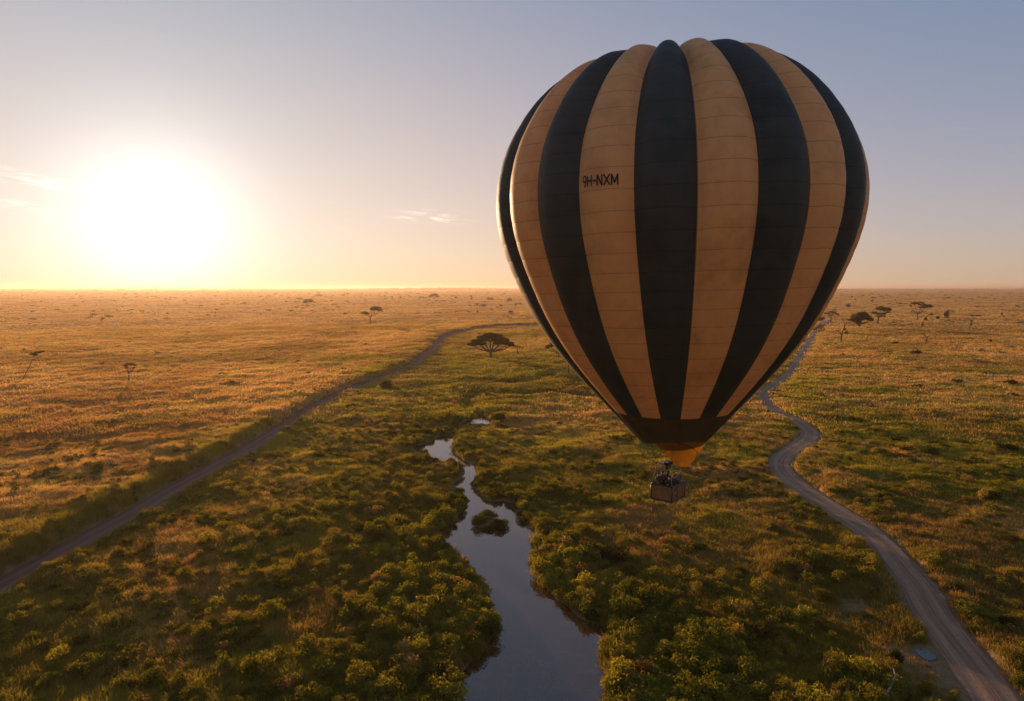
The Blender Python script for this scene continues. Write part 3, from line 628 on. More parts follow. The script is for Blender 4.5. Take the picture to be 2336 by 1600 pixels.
for q in ((1087, 1186, 22, MG, 'low leafy bush, left end of the thicket standing in the water of the pool', 0.8),
          (1110, 1178, 22, MG, 'lighter bush at the back of the thicket standing in the water of the pool', 0.9),
          (1112, 1198, 20, DG, 'small dark bush at the front of the thicket standing in the water of the pool', 0.8),
          (1136, 1192, 26, DG, 'dark rounded bush, right end of the thicket standing in the water of the pool', 0.85),
          (878, 884, 18, DK, 'dark round bush just right of the left hand road where it bends', 0.9),
          (1134, 956, 22, DG, 'dark dome shaped bush on the right shore of the small upper pool', 0.75),
          (1190, 1180, 22, DG, 'green bush hanging over the inlet at the top right of the pool', 0.9),
          (1332, 1258, 34, (0.10, 0.06, 0.03), 'brown rounded bush inland of the right bank above a dark thicket', 1.0),
          (1395, 1275, 42, DK, 'broad dark thicket right of the brown rounded bush', 0.7),
          (1100, 1440, 38, DG, 'big dark bush on the point where the left bank juts furthest into the river', 0.9),
          (1030, 1330, 26, MG, 'feathery shrub sticking out over the left bank of the pool', 1.15),
          (1430, 1470, 40, YG, 'bright yellow green bush on the right bank below the small bay', 0.85),
          (1465, 1545, 44, (0.15, 0.085, 0.035), 'reddish brown bush near the bottom edge on the right bank', 1.0),
          (1350, 1400, 30, DK, 'dark overhanging bush at the head of the small bay on the right bank', 0.8),
          (1300, 1370, 28, MG, 'leafy bush leaning over the middle of the right bank', 0.9),
          (1240, 1300, 26, YG, 'yellowish bush at the water line halfway up the right bank', 0.8),
          (1000, 1560, 50, DK, 'dark spreading bush at the bottom edge reaching over the river from the left', 0.8),
          (1070, 1572, 34, DG, 'leafy bush overhanging the river at the bottom left of the water', 0.7),
          (2032, 1512, 22, DK, 'dark ball shaped bush at the tip of the pale fallen branch', 1.1),
          (2084, 1340 - 8, 1, MG, None, 1.0),
          (1560, 1150 + 5, 1, MG, None, 1.0),
          (1830, 1270, 26, OLIVE, 'olive bush left of the right hand road where the road straightens', 0.9),
          (610, 1040, 34, OLIVE, 'low spreading bush right beside the left hand road halfway down', 0.45),
          (2170, 1345, 24, DG, 'dark green bush on the right edge of the right hand road', 0.8),
          (2200, 1400, 34, YG, 'yellow green bush right of the road near the frame edge', 0.8),
          (2250, 1140, 30, DG, 'flat dark bush on the far right below the golden plain', 0.55),
          (2110, 1040, 26, DG, 'dark bush out on the plain right of the second road bend', 0.55),
          (2080, 805, 14, DK, 'largest round dark bush alone on the right hand plain', 0.75)):
    if q[4]: named_bush(q[0], q[1], q[2], q[3], q[4], q[5])
# bare twiggy stems standing among the near shrubs
for k_ in range(26):
    u_, v_ = (rb.uniform(40, 1020), rb.uniform(1260, 1580)) if k_ % 2 else (rb.uniform(1420, 2020), rb.uniform(1290, 1580))
    X1, Y1 = gp(u_, v_); i_ = terrain(np.array([X1]), np.array([Y1]), False)[1]
    if i_['wd'][0] < 1.5 or i_['dl'][0] < 3.5 or i_['dr'][0] < 3.5: continue
    root_ = MB(); z_ = ground_z(X1, Y1); hgt_ = rb.uniform(0.9, 1.9)
    for j_ in range(int(rb.integers(4, 8))):
        a_ = rb.uniform(0, 6.28); sp_ = rb.uniform(0.15, 0.6) * hgt_; e_ = np.array([math.cos(a_) * sp_, math.sin(a_) * sp_, hgt_ * rb.uniform(0.65, 1.0)]); m_2 = e_ * 0.5 + np.array([0, 0, 0.12 * hgt_])
        root_.tube([np.array([0, 0, -0.15]), m_2, e_], [0.028, 0.020, 0.008], 5)
        for q_ in range(2):
            t2 = m_2 + rb.normal(size=3) * 0.22 * hgt_ + np.array([0, 0, 0.2 * hgt_]); root_.tube([m_2, t2], [0.012, 0.005], 4)
    o_ = root_.build('dry_stems', M_bark); o_.location = (X1, Y1, z_)
    tag(o_, 'brown leafless twiggy stems among the near shrubs ' + ('left of the river' if k_ % 2 else 'right of the river'), 'dry shrub', 'leafless stems ' + ('left of the river' if k_ % 2 else 'right of the river'))
# the rows along both banks and the shrubland behind them
def row(n, inner, outer, side, label, group, r0, r1, kinds):
    Pc = RIVER; m = 0; tries = 0
    while m < n and tries < 4000:
        tries += 1; i = rb.integers(0, len(Pc)); a = Pc[i]; b = Pc[(i + 1) % len(Pc)]
        q = a + (b - a) * rb.uniform(); d = b - a; nn = np.array([-d[1], d[0]]) / (np.hypot(*d) + 1e-9)
        q = q + nn * rb.uniform(inner, outer)
        if not (44 < q[1] < 96) or (q[0] < RIVER[:, 0].mean() + (q[1] - 75) * 0.0) != (side < 0) and abs(d[1]) > 0: pass
        c = np.array([q]); wd = water_sd(c[:, 0], c[:, 1])[0]
        if wd < inner * 0.8 or wd > outer * 1.2: continue
        near = RIVER[np.abs(RIVER[:, 1] - q[1]) < 4.0]
        if not len(near): continue
        mid = 0.5 * (near[:, 0].min() + near[:, 0].max())
        if (q[0] < mid) != (side < 0): continue
        r = rb.uniform(r0, r1)
        if any((q[0] - t[0]) ** 2 + (q[1] - t[1]) ** 2 < (0.62 * (r + t[2])) ** 2 for t in taken): continue
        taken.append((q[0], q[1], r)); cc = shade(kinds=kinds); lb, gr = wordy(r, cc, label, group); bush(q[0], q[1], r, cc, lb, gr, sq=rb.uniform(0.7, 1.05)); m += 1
KN = ((GREEN, .45), (LIME, .2), (DARK, .25), (OLIVE, .15))
row(34, 0.45, 1.6, -1, 'bush among many crowding the left bank of the river', 'bushes along the left river bank', 0.6, 1.25, KN)
row(36, 0.45, 1.6, 1, 'bush among many crowding the right bank of the river', 'bushes along the right river bank', 0.55, 1.2, ((GREEN, .4), (LIME, .35), (DARK, .15), (OLIVE, .15)))
def shrubland(n, box, label, group, kinds, rr=(0.55, 1.35)):
    m = 0; t_ = 0
    while m < n and t_ < 6000:
        t_ += 1; u = rb.uniform(box[0], box[1]); v = rb.uniform(box[2], box[3]); x, y = gp(u, v)
        X1, Y1 = np.array([x]), np.array([y]); inf = terrain(X1, Y1, False)[1]; zn = zones(X1, Y1)
        if inf['wd'][0] < 1.6 or inf['dl'][0] < 4.0 or inf['dr'][0] < 3.6 or info_bare(X1, Y1)[0] > 0.4: continue
        if rb.uniform() > zn[1][0] + 0.3 * float(fbm(X1, Y1, 12, 171, 2)[0]) + 0.1: continue
        r = float(np.clip(rb.lognormal(-0.1, 0.3), *rr))
        if any((x - t[0]) ** 2 + (y - t[1]) ** 2 < (0.7 * (r + t[2])) ** 2 for t in taken): continue
        taken.append((x, y, r)); cc = shade(kinds=kinds); lb, gr = wordy(r, cc, label, group); bush(x, y, r, cc, lb, gr, sq=rb.uniform(0.6, 1.0)); m += 1
shrubland(52, (0, 1060, 1230, 1640), 'shrub among many in the dense shrubland left of the river', 'shrubs of the near left shrubland', ((GREEN, .35), (LIME, .15), (DARK, .2), (OLIVE, .3)))
shrubland(84, (1230, 2000, 1250, 1640), 'shrub among many between the river and the right hand road', 'shrubs between the river and the right hand road', ((GREEN, .35), (LIME, .3), (DARK, .15), (OLIVE, .25)))
shrubland(20, (2120, 2330, 1000, 1600), 'shrub among several right of the right hand road', 'shrubs right of the right hand road', ((OLIVE, .6), (GREEN, .3), (DARK, .2)), (0.5, 1.1))
shrubland(18, (560, 1400, 960, 1240), 'shrub among several upstream beside the narrow creek', 'shrubs beside the narrow creek', ((GREEN, .5), (DARK, .4), (OLIVE, .2)), (0.5, 1.1))

def mpp(y): return (y * math.cos(PITCH) + H * math.sin(PITCH)) / FPX
def crown_leaves(pads, m, leaf, rg, dens=1.0):
    Vs = []; Fs = []; n0 = 0
    for (dx, dz, hw, hh) in pads:
        n = int(np.clip(dens * 22 * (hw ** 1.25) * (hh ** 0.6), 40, 2600))
        d = rg.normal(size=(n, 3)); d /= np.linalg.norm(d, axis=1, keepdims=True); d *= rg.uniform(0.25, 1.0, (n, 1)) ** 0.5
        c = d * np.array([hw, hw * 0.85, hh]) * m
        c[:, 2] += 0.25 * hh * m * np.sin(c[:, 0] / m * 0.9 + dx) * np.cos(c[:, 1] / m * 0.8)
        c += np.array([dx * m, rg.normal() * hw * 0.25 * m, dz * m])
        nn = rg.normal(size=(n, 3)) + np.array([0, 0, 1.1]); V, F = leaf_quads(c, nn, leaf, rg, 0.6)
        Vs.append(V); Fs.append(F + n0); n0 += len(V)
    return np.vstack(Vs), np.vstack(Fs)
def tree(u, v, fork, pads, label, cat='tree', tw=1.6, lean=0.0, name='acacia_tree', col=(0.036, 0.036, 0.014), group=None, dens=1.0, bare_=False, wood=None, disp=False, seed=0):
    """all lengths in pixels of the photograph at the tree's own distance, turned into metres there"""
    x, y = gp(u, v, 0.0, disp); m = mpp(y); z = ground_z(x, y); rg = np.random.default_rng(int(u * 7 + v) + seed)
    root = empty(name, (x, y, z)); tag(root, label, cat, group)
    tb = MB(); F0 = np.array([lean * m, 0, fork * m]); w = tw * m / 2
    p0 = [np.array([0, 0, -0.3]), F0 * 0.35 + np.array([rg.normal() * 0.35 * w, 0, 0]), F0 * 0.7, F0]
    tb.tube(p0, [w * 1.35, w, w * 0.9, w * 0.8], 7)
    for (dx, dz, hw, hh) in pads:
        e = np.array([dx * m, rg.normal() * hw * 0.2 * m, (dz - hh * 0.3) * m]); d = e - F0
        mid = F0 + d * 0.5 + np.array([d[0] * 0.12, 0, -abs(d[2]) * 0.02 - 0.06 * abs(d[0])])
        tb.tube([F0 - np.array([0, 0, w * 0.5]), mid, e], [w * 0.62, w * 0.42, w * 0.18], 5)
        for k in range(3 if hw > 5 else 1):
            t_ = e + np.array([rg.uniform(-1, 1) * hw * 0.7, rg.uniform(-1, 1) * hw * 0.6, rg.uniform(0, 0.6) * hh]) * m
            tb.tube([mid * 0.4 + e * 0.6, t_], [w * 0.26, w * 0.08], 4)
    tb.build('trunk', wood or M_bark, root)
    if not bare_:
        V, F = crown_leaves(pads, m, max(0.16, 0.75 * m), rg, dens)
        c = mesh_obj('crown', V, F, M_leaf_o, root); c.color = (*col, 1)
    return root
def snag(u, v, sticks, label, tw=1.4, cat='dead tree', name='dead_tree', leaf=None, disp=False, wood=None, group=None):
    """a bare trunk with stubs: each stick is a list of (dx, dz) in photograph pixels"""
    x, y = gp(u, v, 0.0, disp); m = mpp(y); z = ground_z(x, y); rg = np.random.default_rng(int(u + v))
    root = empty(name, (x, y, z)); tag(root, label, cat, group); tb = MB()
    for i, st in enumerate(sticks):
        P = [np.array([a * m, rg.normal() * 0.12 * abs(a) * m, b * m - (0.3 if (i == 0 and j == 0) else 0)]) for j, (a, b) in enumerate(st)]
        w = tw * m / 2 * (1.0 if i == 0 else 0.55); tb.tube(P, list(np.linspace(w, w * 0.35, len(P))), 6)
    tb.build('trunk', wood or M_bark, root)
    if leaf:
        V, F = crown_leaves(leaf, m, max(0.16, 0.7 * m), rg, 0.9); c = mesh_obj('crown', V, F, M_leaf_o, root); c.color = (0.045, 0.045, 0.02, 1)
    return root
G = [(-41, 33, 13, 3.6), (-30, 40, 15, 5), (-16, 47, 17, 6.5), (-2, 53, 17, 7), (13, 50, 18, 7), (27, 43, 17, 6), (40, 35, 15, 4), (48, 31, 9, 2.5), (0, 43, 26, 5), (-22, 35, 14, 3.5), (20, 36, 16, 4)]
tree(1119, 819, 17, G, 'large dome shaped umbrella acacia alone between the left hand road and the balloon', tw=6.5, dens=1.9)
tree(845, 742, 18, [(14, 38, 13, 4), (7, 35, 8, 3), (-13, 27, 9, 3), (-6, 25, 6, 2.2), (22, 34, 8, 2)], 'slender acacia with two flat crowns, one higher than the other, beyond the left hand road', tw=2.4, col=(0.06, 0.055, 0.022))
tree(700, 701.5, 7, [(3, 16, 11, 3.5), (-4, 13, 6, 3), (9, 14, 6, 2.2)], 'small round topped acacia far away left of centre', tw=1.6, col=(0.08, 0.075, 0.03))
tree(683, 684, 0.8, [(0, 3, 8, 1.6)], 'tiny flat dark acacia just left of the small round topped acacia', tw=1.0, col=(0.07, 0.07, 0.03))
snag(49, 868, [[(0, 0), (8, 12), (17, 27), (25, 42), (30, 56)], [(17, 27), (8, 31)], [(17, 27), (28, 29), (38, 32), (56, 30)], [(27, 45), (38, 50), (50, 52)], [(30, 56), (44, 66)]], 'thin leaning tree with small flat leaf tufts at the far left', tw=2.2, cat='tree', name='acacia_tree',
     leaf=[(29, 60, 9, 2.2), (42, 64, 8, 2), (50, 66, 5, 1.6), (36, 58, 6, 1.5)])
tree(295, 872, 20, [(-9, 37, 5, 2.5), (-2, 40, 6, 2.6), (7, 40, 7, 2.6), (15, 39, 5, 2.2), (12, 32, 4, 2), (-4, 33, 4, 2)], 'vase shaped sparse bushy tree on the left plain', tw=2.2, dens=0.6, col=(0.11, 0.07, 0.03))
tree(233, 736, 5, [(1, 9, 3.2, 2.5), (-1, 6, 2.4, 1.8)], 'tiny upright tree alone on the far left plain', tw=1.1, col=(0.10, 0.07, 0.03))
tree(1275, 820, 12, [(-20, 30, 11, 3), (-9, 35, 14, 4), (4, 34, 12, 3.6), (15, 29, 8, 2.6), (-27, 26, 7, 2)], 'spreading acacia half hidden behind the left side of the balloon', tw=3.0, dens=0.9)
snag(1180.5, 810, [[(0, 0), (0.5, 9), (0, 18)]], 'short thin bare post like stump right of the large acacia', tw=2.0, cat='tree stump', name='tree_stump')
snag(1297, 858, [[(0, 0), (0.5, 20), (0, 44)], [(0, 36), (3, 40)]], 'tall bare pole like dead trunk close to the left side of the balloon', tw=5.0)
# right of the balloon
tree(1895, 737, 10, [(-8, 22, 9, 2.2), (3, 25, 10, 2.4), (12, 22, 8, 2), (0, 18, 7, 2)], 'pale thin flat topped acacia nearest the right edge of the balloon', tw=2.0, dens=0.6, col=(0.10, 0.085, 0.045))
tree(1872, 734, 3, [(0, 5, 9, 3), (5, 8, 6, 2.5)], 'low dark crown peeping out at the right edge of the balloon', tw=1.6, col=(0.06, 0.05, 0.025))
tree(1870, 760, 5, [(-6, 12, 8, 4), (3, 15, 9, 5), (8, 7, 5, 6), (-12, 8, 6, 3)], 'hazy twiggy thicket where the right hand road goes out of sight', tw=2.2, dens=0.55, col=(0.12, 0.09, 0.055))
tree(1961, 748.5, 10, [(0, 25, 20, 9), (9, 25, 16, 7), (-10, 19, 13, 5), (22, 20, 9, 3.5), (4, 31, 12, 6), (-22, 18, 9, 2), (-3, 12, 6, 6), (26, 17, 6, 2)], 'dense dark broad crowned tree, biggest of the group right of the balloon', tw=4.6, dens=1.35, col=(0.038, 0.042, 0.018))
tree(2003, 740.5, 17, [(16, 34, 12, 5), (6, 36, 11, 4.5), (-9, 26, 8, 2.5), (20, 27, 6, 1.4), (10, 24, 7, 2), (-2, 24, 6, 2), (13, 18, 4, 2)], 'dark acacia leaning right with its crown in tiers, next to the biggest tree', tw=3.4, dens=1.0, col=(0.045, 0.047, 0.02))
snag(1919, 781, [[(0, 0), (0, 12), (2, 24), (6, 36), (4, 46), (-1, 55)], [(1, 16), (-6, 24), (-8, 28)], [(1, 12), (-12, 12)], [(5, 30), (12, 22)], [(6, 34), (10, 44), (9, 50)], [(0, 54), (3, 48)]], 'dead dark snag with stubby branches in front of the tree group', tw=3.0, leaf=[(12, 22, 4, 4), (7, 30, 3, 3), (-7, 26, 2.4, 2)])
tree(2093, 730, 14, [(-8, 38, 10, 2.8), (-17, 32, 3, 2), (10, 35, 9, 2.4), (20, 33, 11, 2), (14, 29, 13, 2.2), (28, 30, 8, 1.6), (-14, 20, 3, 1.2), (8, 39, 6, 1)], 'tall acacia with flat crown plates in separate layers on the right', tw=2.2, dens=1.0, col=(0.045, 0.045, 0.02))
snag(2102, 749, [[(0, 0), (2, 10), (6, 20), (12, 27), (20, 32)], [(6, 18), (12, 26)]], 'slender leaning sapling below the tall layered acacia', tw=2.0, cat='tree', name='acacia_tree', leaf=[(20, 31, 5, 1.6), (8, 21, 4, 3.4), (2, 8, 3, 3)])
snag(2211, 756.5, [[(0, 0), (1, 12), (6, 22), (9, 32)], [(3, 16), (14, 18)], [(8, 30), (2, 35)], [(9, 31), (18, 36), (24, 36)]], 'thin crooked tree with a sparse flat top near the right edge', tw=2.0, cat='tree', name='acacia_tree', leaf=[(4, 36, 7, 1.3), (17, 36, 8, 1.2), (4, 24, 3, 3), (3, 16, 3, 2)])
snag(1976, 778, [[(0, 0), (2, 4), (3, 9), (4, 12)], [(2, 4), (-4, 1)]], 'short broken stump on the right plain, left of the stick shrub', tw=2.0, cat='tree stump', name='tree_stump')
snag(2041, 786, [[(0, 0), (0, 8), (1, 19)], [(0, 6), (-7, 9)]], 'stick standing up out of a low dark shrub', tw=1.5, cat='dead tree', leaf=[(0, 3, 8, 3), (4, 5, 4, 2.5)])
snag(2111, 786.5, [[(0, 0), (1, 8), (4, 15), (5, 18)], [(5, 17), (-4, 21), (-12, 26), (-12, 30)], [(5, 17), (12, 22)]], 'forked dead stump right of the stick shrub', tw=2.6, leaf=[(2, 9, 2, 3.4)])
def fbush(u, v, hw, hh, label, col=(0.05, 0.05, 0.022), group=None, leafn=1.0):
    x, y = gp(u, v, 0, False); m = mpp(y); o = bush(x, y, 1.0, col, label, group); o.scale = (hw * m, hw * m * 0.9, hh * m * 1.05); return o
fbush(2160, 727, 7.5, 14, 'upright round bush right of the tall layered acacia')
fbush(2139, 730, 5, 7, 'small round bush just left of the upright round bush')
for u, v, hw, hh, lb in ((1935, 701, 7, 6, 'grey green bush above the pale flat topped acacia'), (1951, 685, 3, 3.4, 'small dark bush, lower of two behind the balloon edge'), (1943, 680, 3.4, 4, 'hazy small bush right behind the balloon edge'),
        (1968, 676, 4, 3, 'hazy bush near the horizon, left of the curled tree'), (2011, 678, 6, 3, 'long low dark bush near the horizon above the right tree group'), (2043, 686, 3, 3, 'hazy dot of a bush left of the wedge shaped bush'),
        (2053, 695, 6, 4, 'wedge shaped dark bush above and left of the tall layered acacia'), (2246, 681.5, 3, 1.8, 'left dot of a bush near the horizon at the far right'), (2269, 682, 4, 2.2, 'right dot of a bush near the horizon at the far right'),
        (2287, 692, 4, 2, 'small flat bush below the two dots at the far right'), (2285, 720, 3, 6, 'little upright shrub on the right plain by the frame edge'), (2260, 782, 3, 7, 'left one of two small shrubs at the far right'), (2275, 784, 5, 4, 'right one of two small shrubs at the far right'),
        (1939, 708, 4, 1.6, 'flat small bush under the grey green bush')):
    fbush(u, v, hw, hh, lb)
snag(1986, 693, [[(0, 0), (1, 5), (5, 8), (3, 12), (6, 14)]], 'small curled tree with a thin flat top near the horizon', tw=1.2, cat='tree', name='acacia_tree', leaf=[(5, 14, 6, 1.1), (4, 7, 3, 1.5)])
# left of the balloon, near the horizon
for u, v, hw, hh, lb in ((882, 0, 0, 0, None), (962, 681, 6.5, 5.5, 'dome shaped bush left of the hazy tree cluster'), (1040, 681, 4, 4, 'small round bush right of the hazy tree cluster'), (1119, 685, 11, 5.5, 'wide flat bush left of the balloon near the horizon'),
        (1162, 687, 8, 6, 'round bush closest to the left edge of the balloon near the horizon'), (1088, 697, 4, 5, 'dark dot left of the winged shrub'), (1102, 699, 8, 5.5, 'winged low shrub below the wide flat bush'), (1089, 715, 3, 6, 'small upright shrub standing apart below the winged shrub'),
        (1165, 714, 6, 5, 'low bush left of the balloon above the road end'), (629, 673, 4, 3, 'left dot of a pair of bushes near the horizon below the glow'), (642, 675, 3, 2, 'right dot of a pair of bushes near the horizon below the glow'),
        (1013, 688, 5, 2.5, 'flat bush at the foot of the hazy tree cluster'), (316, 774, 10, 4, 'low dark bush alone on the left plain'), (728, 676, 12, 4, 'hazy clump near the horizon above the small acacias'), (894, 679, 3, 3, 'upper dot of a bush between the slender acacia and the cluster'),
        (895, 681.5, 2.5, 2, 'lower dot of a bush between the slender acacia and the cluster'), (913, 681, 3, 4, 'little bush left of the dome shaped bush'), (783, 676, 5, 4, 'small hazy bush left of the thin far stem'), (51, 675, 3, 2.4, 'tiny bush below the horizon at the far left')):
    if lb: fbush(u, v, hw, hh, lb, (0.06, 0.06, 0.03))
tree(990, 684, 4, [(0, 11, 9, 3), (-8, 8, 6, 2.4), (8, 8, 6, 2.2), (4, 12, 6, 2)], 'hazy wide acacia, main one of the far cluster left of the balloon', tw=1.4, col=(0.06, 0.06, 0.03))
snag(1072, 688, [[(0, 0), (1, 5), (4, 10), (2, 14)], [(1, 5), (-3, 8)]], 'thin far tree between the hazy cluster and the wide flat bush', tw=1.2, cat='tree', name='acacia_tree', leaf=[(2, 12, 4, 1.5), (4, 7, 2.4, 3)])
snag(1176, 704, [[(0, 0), (0, 6), (2, 10)], [(0, 5), (-3, 9)]], 'small thorny sapling beside the left edge of the balloon', tw=1.2, cat='tree', name='acacia_tree', leaf=[(1, 9, 2.5, 3)])
snag(1141, 704, [[(0, 0), (1, 4), (3, 8)]], 'small crooked sapling left of the thorny one', tw=1.2, cat='tree', name='acacia_tree', leaf=[(2, 7, 5, 1.6)])
snag(792, 679, [[(0, 0), (0, 5), (1, 10)]], 'thin far stem near the horizon right of the small hazy bush', tw=1.2, cat='tree', name='acacia_tree', leaf=[(1, 9, 2.6, 1.4)])
# the line of woodland on the horizon, too far to count
Vw = []; Fw = []; n0 = 0
for i in range(1500):
    az = math.radians(rb.uniform(-42, 42)); dens = 0.35 + 0.65 * math.exp(-((math.degrees(az) + 6) / 9) ** 2)
    if rb.uniform() > dens: continue
    rr = rb.uniform(7500, 14000); x = rr * math.sin(az); y = rr * math.cos(az); hgt = rb.uniform(5, 11) * (1 + 1.1 * math.exp(-((math.degrees(az) + 5.5) / 5) ** 2)); wd_ = rb.uniform(20, 75)
    d = rb.normal(size=(24, 3)); d /= np.linalg.norm(d, axis=1, keepdims=True); c = d * np.array([wd_, wd_ * 0.5, hgt * 0.55]); c[:, 2] += hgt * 0.5 + ground_z(x, y) * 0 + 0
    c += np.array([x, y, 0]); V, F = leaf_quads(c, rb.normal(size=(24, 3)) + np.array([0, -1, 0]), hgt * 0.45, rb, 0.8); Vw.append(V); Fw.append(F + n0); n0 += len(V)
Vw = np.vstack(Vw); cen = Vw.reshape(-1, 4, 3).mean(1); zz = terrain(cen[:, 0], cen[:, 1])[0]; Vw[:, 2] += np.repeat(zz, 4)
wood = mesh_obj('far_woodland', Vw, np.vstack(Fw), M_leaf_o); wood.color = (0.06, 0.06, 0.025, 1); tag(wood, 'thin line of far trees along the horizon', kind='stuff')
# dead wood in the bottom right corner
def fallen(pts, r, label, wood, cat='branch', name='fallen_branch', subs=()):
    P = [gp(a, b) for a, b, _ in pts]; x0, y0 = P[0]; z0 = ground_z(x0, y0); root_pts = []
    mb = MB()
    for k, line in enumerate([pts] + list(subs)):
        Q = []
        for a, b, h_ in line:
            x, y = gp(a, b, h_); Q.append(np.array([x - x0, y - y0, ground_z(x, y) - z0 + h_]))
        rr_ = r if k == 0 else r * 0.5
        mb.tube(Q, list(np.linspace(rr_, rr_ * 0.4, len(Q))), 7)
    o = mb.build(name, wood); o.location = (x0, y0, z0); return tag(o, label, cat)
fallen([(1996, 1612, 0.1), (2008, 1588, 0.35), (2022, 1560, 0.6), (2032, 1540, 0.9), (2028, 1520, 1.3)], 0.13, 'pale twisted dead branch rising from the bushes at the bottom right', M_pale, subs=[[(2012, 1580, .4), (2022, 1596, .5)], [(2026, 1552, .7), (2016, 1545, 1.0)]])
fallen([(2018, 1598, 0.2), (1995, 1578, 0.5), (1970, 1566, 0.6), (1948, 1558, 0.6)], 0.05, 'thin dark bent branch left of the pale dead branch', M_bark)
fallen([(1905, 1548, 0.3), (1880, 1532, 0.5), (1856, 1522, 0.6)], 0.05, 'thin dark stick lying over the bushes further left of the pale branch', M_bark)
fallen([(2128, 1349, 0.06), (2137, 1352, 0.12), (2146, 1362, 0.06)], 0.05, 'small white curved stick at the right edge of the road', pbr('bleached_stick', (0.6, 0.58, 0.52)))

# ------------------------------------------------------------------ the hot air balloon
AX, BY, TILT = 10.48, 45.0, -0.026
KZ = np.array([-9.72, -8, -5, -2, 1, 3.5, 6, 8.5, 10.8, 12.4, 13.5, 14.15, 14.5])
KR = np.array([2.58, 4.12, 6.78, 8.90, 10.36, 11.20, 11.40, 10.80, 9.43, 7.60, 5.2, 2.9, 0.0])
NG = 22; PH0 = math.radians(-6.5); DPH = 2 * math.pi / NG
def spline(Xk, Yk, x):
    n = len(Xk); h = np.diff(Xk); d = np.diff(Yk) / h; A_ = np.eye(n); b = np.zeros(n)
    for i in range(1, n - 1):
        A_[i, i - 1] = h[i - 1]; A_[i, i] = 2 * (h[i - 1] + h[i]); A_[i, i + 1] = h[i]; b[i] = 6 * (d[i] - d[i - 1])
    Mm = np.linalg.solve(A_, b); k = np.clip(np.searchsorted(Xk, x) - 1, 0, n - 2); t_ = x - Xk[k]
    return Yk[k] + t_ * (d[k] - h[k] * (2 * Mm[k] + Mm[k + 1]) / 6) + t_ * t_ * Mm[k] / 2 + t_ ** 3 * (Mm[k + 1] - Mm[k]) / (6 * h[k])
s_k = np.concatenate([[0], np.cumsum(np.hypot(np.diff(KZ), np.diff(KR)))])
sfine = np.linspace(0, s_k[-1], 1600); zf = spline(s_k, KZ, sfine); rf = np.maximum(spline(s_k, KR, sfine), 0)
arcf = np.concatenate([[0], np.cumsum(np.hypot(np.diff(zf), np.diff(rf)))]); ARC = arcf[-1]
def env_point(arc, phi, off=0.0):
    """a point of the envelope's surface: arc = metres of fabric up from the mouth, phi = angle round the axis, 0 facing the lens"""
    arc, phi = np.broadcast_arrays(np.asarray(arc, float), np.asarray(phi, float))
    r = np.interp(arc, arcf, rf); z = np.interp(arc, arcf, zf)
    t_ = ((phi - PH0) / DPH) % 1.0 * 2 - 1; tt = np.interp(z, [-10.3, -8, 0, 8, 13, 15.2], [0.005, 0.014, 0.042, 0.064, 0.11, 0.12])
    puff = np.abs(np.sin(arc / 1.1 * math.pi)) ** 0.5 * 0.022 * (1 - t_ ** 4)
    rr = r * (1 - tt * np.abs(t_) ** 2.2) + puff * np.minimum(r / 4, 1)
    # the slope of the profile, so that bulges also stand out at the top
    dr = np.interp(arc + 0.05, arcf, rf) - np.interp(arc - 0.05, arcf, rf); dz = np.interp(arc + 0.05, arcf, zf) - np.interp(arc - 0.05, arcf, zf); L = np.hypot(dr, dz) + 1e-9
    z = z + (dr / L) * (-1) * 0 + (-dr / L) * (0.55 * (1 - np.abs(t_) ** 2.2) * np.minimum(r / 6, 1) * (z > 10)) * np.clip((z - 10) / 3, 0, 1)
    nrm_r = dz / L; nrm_z = -dr / L
    drop = 0.50 * np.sin(phi) ** 2 * np.clip(1 - arc / 1.4, 0, 1); z = z - drop; rr = rr - drop * 0.92
    x = (rr + off * nrm_r) * np.sin(phi); y = -(rr + off * nrm_r) * np.cos(phi); z = z + off * nrm_z
    x2 = x * math.cos(TILT) + z * math.sin(TILT); z2 = -x * math.sin(TILT) + z * math.cos(TILT)
    return np.stack([x2, y, z2], -1)
